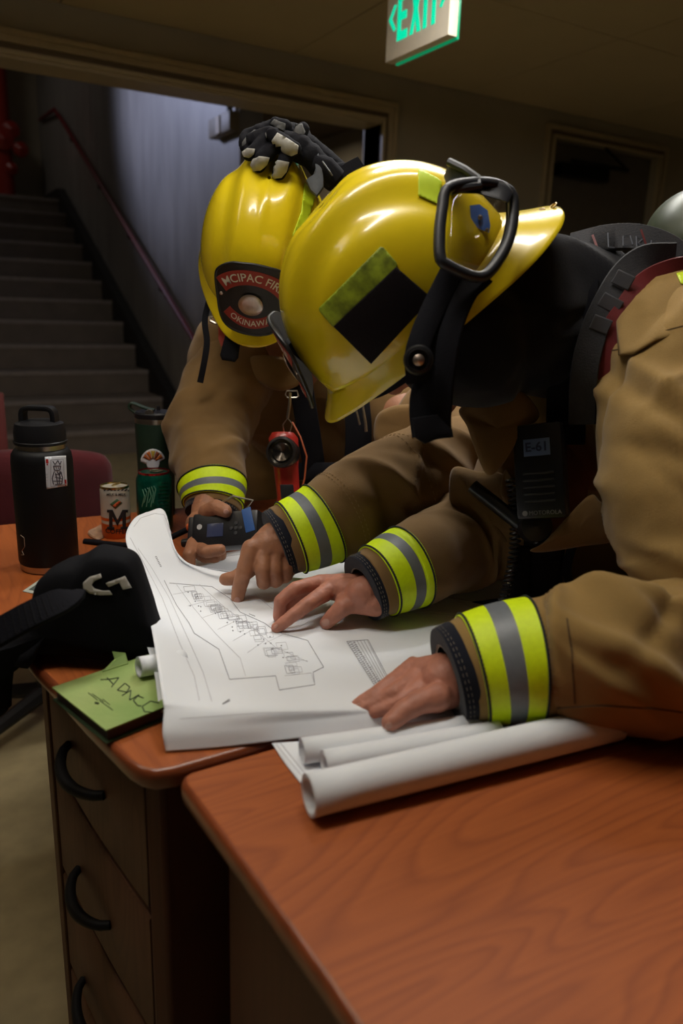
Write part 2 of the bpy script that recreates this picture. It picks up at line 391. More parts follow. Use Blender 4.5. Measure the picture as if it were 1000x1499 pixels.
# red standpipe with valves on the landing
sp = thing('standpipe', 'red fire standpipe with round valves on the stair landing', 'pipe', PY(12, 290, 11.2))
o_ = PY(10, 288, 11.2); zt = PY(8, 60, 11.2)[2]; rp = mat('standpipe_red', (.30, .02, .01), .3)
MB().tube([(o_[0], 11.2, LZ), (o_[0], 11.2, zt + .6)], .11, 20).build('pipe', rp, sp)
for x, y, r in ((16, 190, .10), (30, 219, .09), (5, 205, .12), (17, 247, .07)):
    q = PY(x, y, 11.08); MB().lathe([(0, -.03), (r, -.03), (r * 1.05, 0), (r, .03), (r * .4, .05), (0, .07)], Matrix.Translation(Vector(q)) @ Matrix.Rotation(PI / 2, 4, 'X'), 20).build('valve', rp, sp)
# tube light hanging in the stair hall
L0 = PY(-140, 55, 4.6); L1 = PY(66, 89.5, 4.6); zl = L1[2]
tl = thing('tube_light', 'bright tube light in the stair hall, its end showing under the header', 'light', ((L0[0] + L1[0]) / 2, 4.6, zl))
MB().tube([(L0[0] - .3, 4.6, zl + .017), (L1[0], 4.6, zl + .017)], .017, 12).build('tube', mat('tube_glow', (1, 1, 1), .5, emit=(1, .97, .9), estr=5), tl)
MB().box((L0[0] - .35, 4.55, zl + .045), (L1[0] + .03, 4.65, zl + .10)).tube([(L0[0], 4.6, zl + .1), (L0[0], 4.6, 5.2)], .008, 8).tube([(L1[0] - .1, 4.6, zl + .1), (L1[0] - .1, 4.6, 5.2)], .008, 8).build('housing', trim_m, tl)
# ------------------------------------------------------------ exit sign
EX = 1.45
p0 = PX(564, 92, EX); p1 = PX(656, 51, EX); zb = (p0[2] + p1[2]) / 2; Yn, Yf = p1[1], p0[1]
ztop = zb + .215
es = thing('exit_sign', 'EXIT sign with glowing green letters and arrows hanging from the ceiling', 'sign', (EX + .025, (Yn + Yf) / 2, zb))
MB().box((EX, Yn, zb), (EX + .032, Yf, ztop), bev=.003).build('housing', mat('sign_ivory', (.86, .78, .64), .45, noise_amt=.05), es)
MB().box((EX + .034, Yn + .004, zb - .004), (EX + .042, Yf - .01, ztop - .004)).build('acrylic_edge', mat('acrylic_green', (.0, .25, .12), .2, emit=(.0, .35, .14), estr=.5), es)
MB().box((EX + .012, (Yn + Yf) / 2 - .04, ztop), (EX + .03, (Yn + Yf) / 2 + .04, CH)).build('stem', trim_m, es)
gm = mat('sign_green', (.0, .5, .3), .4, emit=(.0, .62, .34), estr=1.0)
Wd = Yf - Yn; u0 = Yf; H = ztop - zb
def sg(poly, nm):   # u along the sign (0..1 from far end), v up 0..1
    MB().prism([(EX - .0015, u0 - u * Wd, zb + v * H) for u, v in poly], (.0022, 0, 0)).build(nm, gm, es)
a, b = .21, .80
sg([(.19, a), (.36, a), (.36, a + .11), (.25, a + .11), (.25, .46), (.34, .46), (.34, .56), (.25, .56), (.25, b - .1), (.36, b - .1), (.36, b), (.19, b)], 'letter')
sg([(.40, a), (.455, a), (.485, .40), (.515, a), (.575, a), (.52, .5), (.57, b), (.51, b), (.485, .63), (.46, b), (.405, b), (.455, .5)], 'letter')
sg([(.61, a), (.665, a), (.665, b), (.61, b)], 'letter')
sg([(.74, a), (.795, a), (.795, b - .1), (.84, b - .1), (.84, b), (.70, b), (.70, b - .1), (.74, b - .1)], 'letter')
sg([(.04, .53), (.13, .70), (.165, .68), (.09, .53), (.165, .38), (.13, .36)], 'arrow')
sg([(.975, .53), (.885, .70), (.85, .68), (.925, .53), (.85, .38), (.885, .36)], 'arrow')
# ------------------------------------------------------------ desks
top_m = wood('desk_top_wood', (.22, .047, .008), (.44, .115, .021), .6, 0, 0, 1.3)
top2_m = wood('side_desk_top_wood', (.22, .048, .008), (.43, .112, .022), .55, .0, 1, 1.1)
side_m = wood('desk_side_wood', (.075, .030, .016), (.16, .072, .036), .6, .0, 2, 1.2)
edge_m = mat('desk_edge_wood', (.26, .062, .02), .3, noise_amt=.35, noise_scale=30, coat=.3)
def slab(mb, poly, z, th, ed, mi_top=0, mi_edge=1):
    """rounded-edge top: inset rings"""
    p = np.array(poly, float); n = len(p)
    def inset(d):
        out = []
        for i in range(n):
            a = nv(p[i] - p[i - 1]); b = nv(p[(i + 1) % n] - p[i]); na = np.array([-a[1], a[0]]); nb = np.array([-b[1], b[0]])
            k = nv(na + nb); out.append(p[i] + k * d / max(.5, np.dot(k, na)))
        return out
    rings = []
    for d, zz in ((ed * 1.6, z - th), (ed * .4, z - th), (0, z - th * .7), (0, z - th * .35), (ed * .3, z - th * .1), (ed, z), (ed * 1.6, z)):
        rings.append([(q[0], q[1], zz) for q in inset(d)])
    mb.loft(rings, 0, True, True, mis=lambda i, j: 1 if i < 5 else 0)
    mb.m[-1] = 0; mb.m[-2] = 1
    return mb
def ccw(p):
    a = sum(p[i - 1][0] * p[i][1] - p[i][0] * p[i - 1][1] for i in range(len(p))); return p if a > 0 else p[::-1]
Ldesk = ccw([(.055, 1.5), (.065, 1.27), (.083, 1.03), (.106, .868), (.117, .81), (.132, .72), (.146, .648), (.150, .63), (.157, .612), (.168, .601), (.185, .597), (.25, .5975), (.5, .5985), (.735, .5985), (.745, .6085), (.745, 1.46), (.735, 1.47)])
ld = thing('side_desk', 'left wooden desk with dark drawers holding the bottles and the spread plans', 'desk', (.4, .95, 0))
slab(MB(), Ldesk, .75, .020, .005).build('desk_top', [top2_m, edge_m], ld, smooth=50)
A = PZ(64, 1004, .716); B = PZ(213, 1141, .716); Cc = PZ(238, 1150, .716)
A2, B2, C2 = A[:2], B[:2], Cc[:2]
mid = (A2 + B2) / 2; no = nv(np.array([A2[1] - B2[1], B2[0] - A2[0]])); no = no if no[0] < 0 else -no
def face_xy(u, out=0): return A2 + (B2 - A2) * u + no * (.004 * math.sin(PI * u) + out)
def zfor(u, py):
    p = face_xy(u); lo, hi = 0., .74
    for _ in range(40):
        z = (lo + hi) / 2; c = W.T @ (np.array([p[0], p[1], z]) - CAM); y = 749.5 - F * c[1] / -c[2]
        if y > py: lo = z
        else: hi = z
    return z
z1 = zfor(1, 1343); z2 = zfor(1, 1530)
A = PZ(79, 1118, z1); A2 = A[:2]; no = nv(np.array([A2[1] - B2[1], B2[0] - A2[0]])); no = no if no[0] < 0 else -no
print('z2 check', zfor(0, 1279), z2)
zs = [.716, z1, z2, z2 - (z1 - z2), .08]
print('drawer z', zs, 'A', A2, B2, C2)
# carcass
cx = [(face_xy(u, -.014)) for u in np.linspace(0, 1, 12)]
mb = MB(); mb.prism([(q[0], q[1], .05) for q in cx] + [(.60, B2[1], .05), (.60, A2[1], .05)], (0, 0, .67))
mb.box((.60, .615, .05), (.72, 1.45, .72), 0)
mb.build('carcass', dark_m, ld)
side_l = [face_xy(0, -.0), face_xy(0, .004) + (A2 - B2) * .10]
MB().prism([(*face_xy(0, .003), 0), (*(face_xy(0, .003) + nv(A2 - B2) * .022), 0), (*(face_xy(0, -.4) + nv(A2 - B2) * .022), 0), (*face_xy(0, -.4), 0)], (0, 0, .72)).build('side_panel', side_m, ld, bevel=.002)
post = [(*face_xy(1, .002), 0), (*C2, 0), (.60, C2[1] + .003, 0), (.60, B2[1] + .02, 0), (*(face_xy(1, -.03)), 0)]
MB().prism(post, (0, 0, .72)).build('end_panel', wood('end_wood', (.07, .018, .008), (.12, .033, .015), .5, .05, 2, 1), ld, bevel=.004)
drawers = []
for k in range(4):
    zt, zb_ = zs[k] - .005, zs[k + 1] + .005
    mb = MB(); rings = []
    for u in np.linspace(.012, .985, 16):
        a = face_xy(u, 0); b = face_xy(u, -.013); c_ = face_xy(u, -.0025)
        rings.append([(*a, zb_ + .003), (*a, zt - .003), (*c_, zt), (*b, zt), (*b, zb_), (*c_, zb_)])
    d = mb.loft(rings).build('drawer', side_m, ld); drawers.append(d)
tD = bvh(*drawers)
hm = mat('handle_black', (.008, .007, .007), .6, spec=.2)
for k, (e0, e1) in enumerate((((102, 1085), (154, 1168)), ((116, 1264), (163, 1361)), ((123, 1430), (172, 1540)))):
    a = hit(tD, *e0, 0); b = hit(tD, *e1, 0)
    if a is None or b is None: continue
    a, b = np.array(a), np.array(b); zc = (a[2] + b[2]) / 2; a[2] = b[2] = zc
    o3 = np.array([no[0], no[1], 0]); pts = []
    for t in np.linspace(0, 1, 17): pts.append(a + (b - a) * t + o3 * (.025 * math.sin(PI * t) ** .6 + .001) + np.array([0, 0, -.006 * math.sin(PI * t)]))
    MB().tube(pts, [.0055 + .002 * math.sin(PI * t) for t in np.linspace(0, 1, 17)], 10).build('handle', hm, drawers[k])
Rdesk = ccw([(.184, .572), (.1855, .580), (.190, .586), (.198, .589), (.30, .5895), (1.75, .5895), (1.76, .58), (1.76, -.28), (.205, -.28), (.200, .2), (.198, .33), (.190, .48)])
rd = thing('front_desk', 'glossy orange brown wooden desk nearest the camera with a dark side', 'desk', (.9, .2, 0))
slab(MB(), Rdesk, .75, .022, .005).build('desk_top', [top_m, edge_m], rd, smooth=50)
MB().box((.225, -.26, 0), (.247, .565, .72)).build('side_panel', MATS['end_wood'], rd, bevel=.002)
MB().box((.247, .54, .1), (1.7, .558, .72)).build('back_panel', MATS['end_wood'], rd)
MB().box((1.7, -.26, 0), (1.72, .565, .72)).build('side_panel', MATS['end_wood'], rd)
# ------------------------------------------------------------ red chair behind the desk
rc_m = cloth('chair_red', (.075, .005, .008), (.055, .004, .006), .85, 500)
rc = thing('office_chair', 'dark red upholstered chair with a rounded back beyond the bottles', 'chair', (.32, 1.95, 0))
y_ = 1.80; pl = [PY(165, 700, y_), PY(160, 675, y_), PY(140, 662, y_), PY(70, 657, y_), PY(-20, 662, y_), PY(-60, 680, y_), PY(-62, 760, y_), PY(-20, 800, y_), PY(130, 800, y_), PY(166, 760, y_)]
bc = pillow(closed_spline(pl, 60), (0, 1, 0), .09, 6).build('backrest', rc_m, rc, smooth=180)
cc = np.mean(pl, 0)
sm = MB(); sm.box((cc[0] - .24, 1.84, .43), (cc[0] + .24, 2.28, .51), bev=.03); sm.build('seat', rc_m, rc)
MB().tube([(cc[0], 2.05, .43), (cc[0], 2.05, .1)], .03, 12).tube([(cc[0], 1.82, .75), (cc[0], 1.87, .42), (cc[0], 2.05, .4)], .02, 10).build('column', dark_m, rc)
mb = MB()
for k in range(5):
    a = 2 * PI * k / 5; mb.tube([(cc[0], 2.05, .1), (cc[0] + .28 * math.cos(a), 2.05 + .28 * math.sin(a), .06)], [.025, .015], 8)
    mb.lathe([(0, -.02), (.03, -.02), (.03, .02), (0, .02)], Matrix.Translation((cc[0] + .28 * math.cos(a), 2.05 + .28 * math.sin(a), .03)) @ Matrix.Rotation(PI / 2, 4, 'Y'), 12)
mb.build('base', dark_m, rc)
q = PY(2, 620, 2.6)
o = MB().box((q[0] - .3, 2.58, 0), (q[0] + .012, 2.62, PY(2, 575, 2.6)[2]), bev=.004).build('red_panel', mat('panel_red', (.10, .010, .008), .6), None)
tag(o, 'narrow upright dull red panel at the far left behind the black bottle', 'panel')
# ------------------------------------------------------------ things on the left desk
steel = mat('brushed_steel', (.55, .50, .42), .3, 1, noise_amt=.15, noise_scale=80, stretch=(1, 1, 8))
blk = mat('bottle_black', (.006, .006, .007), .5, bump=.08, bump_scale=1500, spec=.25)
blk2 = mat('lid_black', (.010, .010, .012), .42, spec=.3)
c0 = PZ(73, 829); T = Matrix.Translation(Vector(c0))
bt = thing('water_bottle', 'tall black steel bottle with a loop lid and playing card sticker', 'bottle', c0)
R_ = .0452
def toH(px, py, base):    # height above the desk of a point straight above base
    r = ray(px, py); t = np.dot(base[:2], r[:2]) / np.dot(r[:2], r[:2]); return CZ + r[2] * t - .75
hb = toH(66, 656, c0); hn = toH(64, 648, c0); hl = toH(64, 617, c0); ht = toH(62, 593, c0)
print('bottle', hb, hn, hl, ht)
body = MB().lathe([(0, .012), (R_ * .97, .012), (R_, .016), (R_, hb - .018), (R_ * .97, hb - .007), (R_ * .87, hb), (R_ * .8, hb + .001), (0, hb + .001)], T, 64).build('body', blk, bt)
MB().lathe([(0, 0), (R_ * .9, 0), (R_ * .95, .003), (R_ * .965, .0125), (0, .0125)], T, 64).build('base_ring', steel, bt)
MB().lathe([(0, hb - .002), (R_ * .8, hb - .002), (R_ * .8, hn + .002), (0, hn + .002)], T, 48).build('neck', steel, bt)
lid = MB().lathe([(0, hn), (R_ * .86, hn), (R_ * .87, hn + .004), (R_ * .84, hn + .005), (R_ * .84, hl - .014), (R_ * .78, hl - .002), (R_ * .55, hl + .002), (0, hl + .002)], T, 48).build('lid', blk2, bt)
rr_ = np.array([RT[0], RT[1], 0]); rr_ = nv(rr_ * 1.0)
pts = []
for a in np.linspace(0, PI, 15):
    cx_, cz_ = math.cos(a), math.sin(a); s_ = .024
    pts.append(c0 + rr_ * (s_ * np.sign(cx_) * abs(cx_) ** .35) + np.array([0, 0, hl - .006 + (ht - hl + .006 - .004) * abs(cz_) ** .35]))
MB().ribbon(pts, .020, [(p - (c0 + np.array([0, 0, hl - .02]))) for p in pts], .007).build('handle', blk2, bt)
tB = bvh(body)
paperw = mat('sticker_white', (.62, .64, .70), .5)
card = decal(tB, [(65.5, 669), (96, 667), (98, 711), (68, 716)], 'playing_card_sticker', paperw, bt, 4, .0002, .0004)
mb = MB()
def rp_(cx, cy, pts): return [(cx + a, cy + b) for a, b in pts]
for ln in ([(74, 712), (74, 673), (92, 672), (94, 709), (74, 712)],): strip(tB, ln, .0004, mb, .0012, 3, 0)
for ln in ([(77, 675), (80, 680), (84, 674), (87, 680), (89, 675)], [(78, 682), (88, 682), (87, 688), (79, 688), (78, 682)], [(79, 690), (76, 700), (78, 709)], [(88, 690), (91, 699), (90, 708)], [(80, 695), (90, 692)], [(80, 698), (90, 701)], [(81, 692), (84, 709)], [(87, 690), (86, 709)], [(78, 704), (90, 704)], [(82, 684), (82, 686)], [(85, 684), (85, 686)], [(80, 709), (90, 708)], [(83, 690), (88, 699)]):
    strip(tB, ln, .0013, mb, .0012, 3, 0)
for x, y in ((69, 675), (95, 705)): strip(tB, [(x - .5, y - 3), (x, y + 3)], .0035, mb, .0012, 2, 1); strip(tB, [(x, y + 4), (x, y + 6)], .0018, mb, .0012, 2, 1)
mb.build('card_print', [mat('ink_dark', (.05, .04, .06), .6), mat('ink_red', (.45, .01, .01), .6)], card)
mb = MB(); ol = [(31, 783), (36, 787), (37, 800), (33, 806), (36, 812), (32, 812)]
strip(tB, ol, .0009, mb, .001, 3); mb.build('outline_mark', mat('mark_tan', (.35, .25, .18), .6), bt)
# coffee can
c1 = PZ(171, 784); T = Matrix.Translation(Vector(c1)); R1 = .0258; h1 = toH(170, 711, c1)
kn = thing('coffee_can', 'small slim coffee can in cream and orange with a big black M', 'can', c1)
cream = mat('can_cream', (.50, .47, .40), .35, .2)
body = MB().lathe([(0, .002), (R1 * .88, .001), (R1 * .93, 0), (R1, .006), (R1, h1 * .30), (R1, h1 * .36), (R1, h1 * .42), (R1, h1 - .014), (R1, h1 - .005), (R1 * .95, h1 - .001), (R1 * .9, h1 - .001), (0, h1 - .001)], T, 56, mis=lambda i, j: 1 if i < 4 or i == 5 else 0).build('body', [cream, mat('can_orange', (.55, .10, .01), .35, .3)], kn)
MB().lathe([(R1 * .82, h1 - .002), (R1 * .98, h1 - .002), (R1 * .98, h1 + .0015), (R1 * .9, h1 + .002), (R1 * .87, h1 - .0015), (.0, h1 - .0015)], T, 48).build('lid', mat('can_gold', (.65, .5, .22), .25, 1), kn)
kt = c1 + np.array([0, 0, h1 + .0035]); rv = nv(np.array([RT[0], RT[1], 0])); fv = np.array([-rv[1], rv[0], 0])
MB().tube([kt + rv * (.004 + .008 * math.cos(a)) + fv * .006 * math.sin(a) + np.array([0, 0, .003 * math.cos(a)]) for a in np.linspace(0, 2 * PI, 13)[:-1]], .0013, 6, closed=True).build('pull_tab', MATS['can_gold'], kn)
t1 = bvh(body); inkb = mat('ink_black', (.012, .011, .012), .5)
for k in range(8):
    x = 151.5 + k * 5; decal(t1, [(x, 718.5), (x + 3, 715.6), (x + 5.4, 715.6), (x + 2.4, 718.5)], 'stripe', inkb, kn, 2, .0002, .0003)
decal(t1, [(157, 775), (157, 771), (160, 771), (160, 750), (157, 750), (157, 746), (165, 746), (172, 761), (179, 746), (187, 746), (187, 750), (184, 750), (184, 771), (187, 771), (187, 775), (176.5, 775), (176.5, 771), (179, 771), (179, 756), (172, 770), (165, 756), (165, 771), (167.5, 771), (167.5, 775)], 'letter', inkb, kn, 2, .0005, .0003)
lettering('COFFEE', 9.5, lambda u, v: hit(t1, 171 + u, 778.5 + (u * u) * -.008 - v, .0008), 'lettering', inkb, kn, bold=.2)
lettering('MILK & MILK', 5, lambda u, v: hit(t1, 170 + u, 724 - v, .0008), 'lettering', inkb, kn, bold=.1)
decal(t1, [(161, 738), (171, 730), (179, 736), (169, 745)], 'diamond', mat('ink_green', (.06, .12, .06), .5), kn, 3, .0002, .0003)
decal(t1, [(165, 740), (174, 733), (177, 735), (168, 743)], 'stripe', mat('ink_orange', (.5, .08, .02), .5), kn, 3, .0005, .0003)
# green soda can
c2 = PZ(228, 779); T = Matrix.Translation(Vector(c2)); R2 = .0325; h2 = toH(227, 690, c2)
kn = thing('soda_can', 'green metallic drink can with a red rim in front of the dark green tumbler', 'can', c2)
body = MB().lathe([(0, .004), (R2 * .72, .002), (R2 * .78, 0), (R2, .012), (R2, h2 - .017), (R2 * .97, h2 - .011), (R2 * .83, h2 - .001), (0, h2 - .001)], T, 56).build('body', mat('can_green', (.006, .17, .11), .28, .7, noise_amt=.5, noise_scale=110), kn)
MB().lathe([(R2 * .74, h2 - .003), (R2 * .85, h2 - .003), (R2 * .86, h2 + .001), (R2 * .81, h2 + .0015), (R2 * .78, h2 - .003), (0, h2 - .003)], T, 48).build('lid', mat('can_red_lid', (.45, .03, .04), .25, .9), kn)
kt = c2 + np.array([0, 0, h2 + .0015])
MB().tube([kt + rv * (.005 + .011 * math.cos(a)) + fv * .008 * math.sin(a) for a in np.linspace(0, 2 * PI, 13)[:-1]], .0014, 6, closed=True).build('pull_tab', steel, kn)
t2 = bvh(body); ig = mat('ink_dark_green', (.002, .03, .02), .5)
for i, wd in enumerate((9, 13, 12, 14, 11, 14, 12, 13, 9)):
    mb = MB(); strip(t2, [(249 - wd - 4, 707 + i * 5.2), (249 - 3, 706 + i * 5.2)], .0012, mb, .0006, 3); mb.build('print_line', ig, kn)
mb = MB()
for k in range(6):
    x = 208 + k * 3.2; strip(t2, [(x, 742 - (k % 2) * 6), (x + 4, 726 - (k % 3) * 5), (x + 1, 716 - k)], .0016, mb, .0006, 3)
mb.build('leaf_print', mat('ink_pale_green', (.10, .30, .20), .5), kn)
# dark green tumbler
c3 = PZ(231, 752); T = Matrix.Translation(Vector(c3)); R3 = .0385; hb = toH(231, 618, c3); hn = toH(231, 611, c3); hl = toH(231, 602, c3)
kn = thing('tumbler', 'tall dark green insulated tumbler with a fold-over handle and shell sticker', 'bottle', c3)
grn = mat('tumbler_green', (.010, .028, .016), .45, bump=.06, bump_scale=1200)
body = MB().lathe([(0, 0), (R3 * .88, 0), (R3 * .9, .004), (R3 * .93, hb * .5), (R3, hb - .003), (R3 * .99, hb), (0, hb)], T, 56).build('body', grn, kn)
MB().lathe([(0, hb - .001), (R3 * .985, hb - .001), (R3 * .985, hn), (0, hn)], T, 48).build('rim', steel, kn)
MB().lathe([(0, hn), (R3 * .97, hn), (R3 * .99, hn + .002), (R3 * .99, hl - .003), (R3 * .9, hl), (0, hl)], T, 48).build('lid', blk2, kn)
z_ = c3 + np.array([0, 0, hl + .002])
pts = [z_ + rv * a + np.array([0, 0, b]) for a, b in ((.0, .0), (-.018, .004), (-.040, .012), (-.047, .010), (-.046, .001), (-.030, -.008), (-.008, -.006))]
MB().ribbon(spline(pts, 22), .016, [np.cross(nv(np.gradient(spline(pts, 22), axis=0)[i]), fv) for i in range(22)], .004).build('handle', grn, kn)
MB().lathe([(0, -.004), (.008, -.004), (.009, 0), (.008, .004), (0, .005)], frame(z_ + fv * -.0305 - rv * .002 - np.array([0, 0, .003]), rv, -fv), 20).build('hinge', steel, kn)
MB().lathe([(0, 0), (.004, 0), (.003, .008), (0, .009)], Matrix.Translation(Vector(z_ + rv * .008)), 12).build('vent_button', blk2, kn)
t3 = bvh(body)
sh = [(224 + 18 * math.cos(a) * (1 if math.sin(a) > 0 else .55), 676 - 19 * math.sin(a) * (1 if math.sin(a) > 0 else .65)) for a in np.linspace(0, 2 * PI, 25)[:-1]]
s1_ = decal(t3, sh, 'shell_sticker', paperw, kn, 4, .0002, .0003)
for k, cm in enumerate(((.5, .13, .02), (.25, .06, .02), (.5, .35, .05), (.5, .13, .02), (.4, .1, .02))):
    a0 = math.radians(22 + k * 28); a1 = math.radians(22 + k * 28 + 23)
    pl = [(224 + 4.5 * math.cos(a0), 676 - 4.5 * math.sin(a0)), (224 + 15.5 * math.cos(a0), 676 - 16.5 * math.sin(a0)), (224 + 15.5 * math.cos(a1), 676 - 16.5 * math.sin(a1)), (224 + 4.5 * math.cos(a1), 676 - 4.5 * math.sin(a1))]
    decal(t3, pl, 'shell_rib', mat('shell_%d' % k, cm, .5), s1_, 3, .0008, .0003)
# wrapper, printed card
w0 = PZ(141, 781); wr = [PZ(128, 780, .753), PZ(140, 773, .757), PZ(153, 768, .758), PZ(152, 786, .752), PZ(140, 789, .752)]
o = pillow(closed_spline(wr, 30), (0, 0, 1), .008, 4).build('snack_wrapper', mat('wrapper', (.52, .30, .18), .35, noise_amt=.5, noise_scale=60), None); tag(o, 'crumpled clear and orange snack wrapper beside the coffee can', 'wrapper')
wr = [PZ(192, 772, .754), PZ(203, 764, .756), PZ(212, 772, .755), PZ(206, 782, .752), PZ(194, 783, .752)]
o = pillow(closed_spline(wr, 30), (0, 0, 1), .007, 4).build('paper_napkin', mat('napkin', (.5, .45, .38), .8), None); tag(o, 'small crumpled pale paper scrap between the two cans', 'paper')
cd = thing('printed_card', 'small printed card lying on the desk beside the black cap', 'card', PZ(50, 862))
q = [PZ(33, 866, .7505), PZ(58, 849, .7505), PZ(78, 853, .7505), PZ(56, 871, .7505)]
MB().prism(q, (0, 0, .0008)).build('card', mat('card_pale', (.42, .45, .40), .6), cd)
q = [PZ(42, 863, .7515), PZ(58, 853, .7515), PZ(72, 856, .7515), PZ(55, 866, .7515)]
MB().prism(q, (0, 0, .0003)).build('printed_panel', mat('card_ink', (.07, .09, .08), .6), cd)
# ------------------------------------------------------------ black soft backpack hanging over the desk corner
bagm = mat('bag_black', (.006, .006, .008), .8, noise_amt=.3, noise_scale=12, bump=.2, bump_scale=700, spec=.12)
fr = nv(np.array([BK[0], BK[1], 0]))                     # towards the viewer, level
bg0 = PZ(150, 960)
def PB(x, y, k=0.):                                     # on the upright plane through the bag
    r = ray(x, y); t = (np.dot(bg0, fr) + k - np.dot(CAM, fr)) / np.dot(r, fr); return CAM + r * t
bag = thing('backpack', 'black soft backpack with a pale curved emblem slumped on the desk corner', 'backpack', bg0)
out = [(236, 950), (228, 900), (214, 845), (203, 818), (186, 806), (160, 802), (140, 803), (120, 817), (90, 824), (66, 840), (56, 865), (50, 900), (30, 915), (5, 930), (-60, 960), (-80, 1010), (-60, 1040), (0, 1046), (28, 1030), (52, 1004), (72, 985), (110, 982), (170, 966)]
p3 = [PB(x, y, .0) + np.array([0, 0, 0]) for x, y in out]
p3 = closed_spline(p3, 90)
p3[:, 2] = np.where((p3[:, 0] > .10) & (p3[:, 2] < .76), .757, p3[:, 2])
mb = pillow(p3, fr, .085, 10, dish=.4)
vs = np.array(mb.v); w_ = wrinkle(vs, mb.f, .005, (10, 10, 7), 3, .001)
w_[:, 2] = np.where((w_[:, 0] > .08) & (w_[:, 2] < .752), .752, w_[:, 2]); mb.v = [tuple(v) for v in w_]
bo = mb.build('body', bagm, bag, smooth=180)
tb = bvh(bo)
lg = mat('emblem_grey', (.50, .47, .42), .6)
def cq(x, y): return (x * .3, 560 + y * .3)
arc_o = [cq(507 + 92 * math.cos(a) * 1.02, 984 + 62 * math.sin(a)) for a in np.linspace(-1.75, -5.25, 16)]
po = [cq(492, 932), cq(440, 947), cq(408, 975), cq(408, 1003), cq(440, 1027), cq(490, 1036), cq(550, 1033), cq(536, 1013), cq(500, 1014), cq(462, 1004), cq(448, 987), cq(462, 968), cq(499, 952)]
decal(tb, po, 'emblem', lg, bag, 4, .0006, .0008)
decal(tb, [cq(518, 977), cq(608, 944), cq(641, 1000), cq(600, 1008), cq(582, 974), cq(532, 996)], 'emblem', lg, bag, 4, .0006, .0008)
# padded shoulder strap crossing in front
sp_ = spline([[*PB(-70, 965, .14)], [*PB(0, 925, .13)], [*PB(50, 898, .12)], [*PB(90, 880, .10)], [*PB(108, 873, .08)], [*PB(119, 869, .06)]], 26)
MB().ribbon(sp_, [.030] * 15 + [.028, .027, .026, .025, .023, .02, .018, .016, .014, .012, .01], fr * .8 + np.array([0, 0, .6]), .010).build('strap', mat('strap_black', (.006, .006, .009), .85, bump=.5, bump_scale=500, spec=.12), bag, smooth=60)
mb = MB()
for i in range(2, 22, 1):
    d = nv(sp_[min(i + 1, 25)] - sp_[i - 1]); u = np.cross(d, nv(fr * .8 + np.array([0, 0, .6]))); q = sp_[i] + nv(fr * .8 + np.array([0, 0, .6])) * .0085
    mb.tube([q - u * .012 - nv(fr * .8 + np.array([0, 0, .6])) * .0038 + d * .002, q + u * .012 - nv(fr * .8 + np.array([0, 0, .6])) * .0038 - d * .002], .0012, 6)
mb.build('webbing', bagm, bag)
# ------------------------------------------------------------ green book
bk = thing('green_book', 'worn light green log book with handwritten capitals lying at the desk corner', 'book', PZ(160, 1040))
zt = .7665
q0 = PZ(76, 1006, zt); q1 = PZ(155, 1069, zt); e = nv(PZ(236, 1041, zt) - q1); e -= nv(q1 - q0) * np.dot(e, nv(q1 - q0)); e = nv(e) * .135
cover = mat('book_green', (.36, .44, .15), .7, col2=(.20, .32, .08), noise_scale=11, bump=.3, bump_scale=90)
d_ = nv(q1 - q0)
def rectp(a, z, ins=0): return [np.array([*(q[:2]), z]) for q in (q0 + (d_ + nv(e)) * ins, q1 + (-d_ + nv(e)) * ins, q1 + e - (d_ + nv(e)) * ins, q0 + e + (d_ - nv(e)) * ins)]
lift = [0, 0, 0, .0]
MB().prism(rectp(0, zt - .0016), (0, 0, .0016)).build('cover', cover, bk)
MB().prism(rectp(0, .7508), (0, 0, .0016)).build('back_cover', mat('book_dark_green', (.03, .06, .02), .7), bk)
MB().prism(rectp(0, .7526, .0035), (0, 0, zt - .7545)).build('pages', mat('book_pages', (.10, .07, .07), .9, noise_amt=.4, noise_scale=5, stretch=(1, 1, 220), bump=.4), bk)
cn = PZ(78, 1000, zt); cn2 = PZ(168, 968, zt)
MB().prism([cn2 + np.array([0, 0, .002]), PZ(150, 984, zt), PZ(188, 972, zt), PZ(184, 966, zt) + np.array([0, 0, .008]), PZ(165, 965, zt) + np.array([0, 0, .009])], (0, 0, .001)).build('dog_ear', cover, bk)
tk = bvh(*[c for c in bk.children if c.name.startswith('cover')]); pen = mat('pen_ink', (.02, .03, .015), .6)
mb = MB()
def bkq(x, y): return (40 + x / 4.545, 960 + y / 4.545)
for ln in ([(487, 162), (545, 160), (610, 148)], [(610, 148), (560, 212)], [(530, 148), (570, 190)], [(598, 232), (650, 185), (683, 212), (660, 245), (598, 232)], [(630, 268), (690, 232), (680, 298), (745, 262)], [(775, 285), (735, 270), (705, 300), (735, 335), (760, 338)], [(880, 318), (820, 305), (765, 340), (780, 375), (830, 378)]):
    strip(tk, [bkq(*p) for p in ln], .0011, mb, .0006, 3)
for k, ln in enumerate(([(405, 248), (470, 300)], [(430, 255), (510, 310)], [(480, 300), (570, 365)], [(500, 290), (550, 330)])): strip(tk, [bkq(*p) for p in ln], .0006, mb, .0006, 3)
strip(tk, [bkq(448, 318), bkq(476, 324)], .0028, mb, .0006, 3)
mb.build('handwriting', pen, [c for c in bk.children if c.name.startswith('cover')][0])
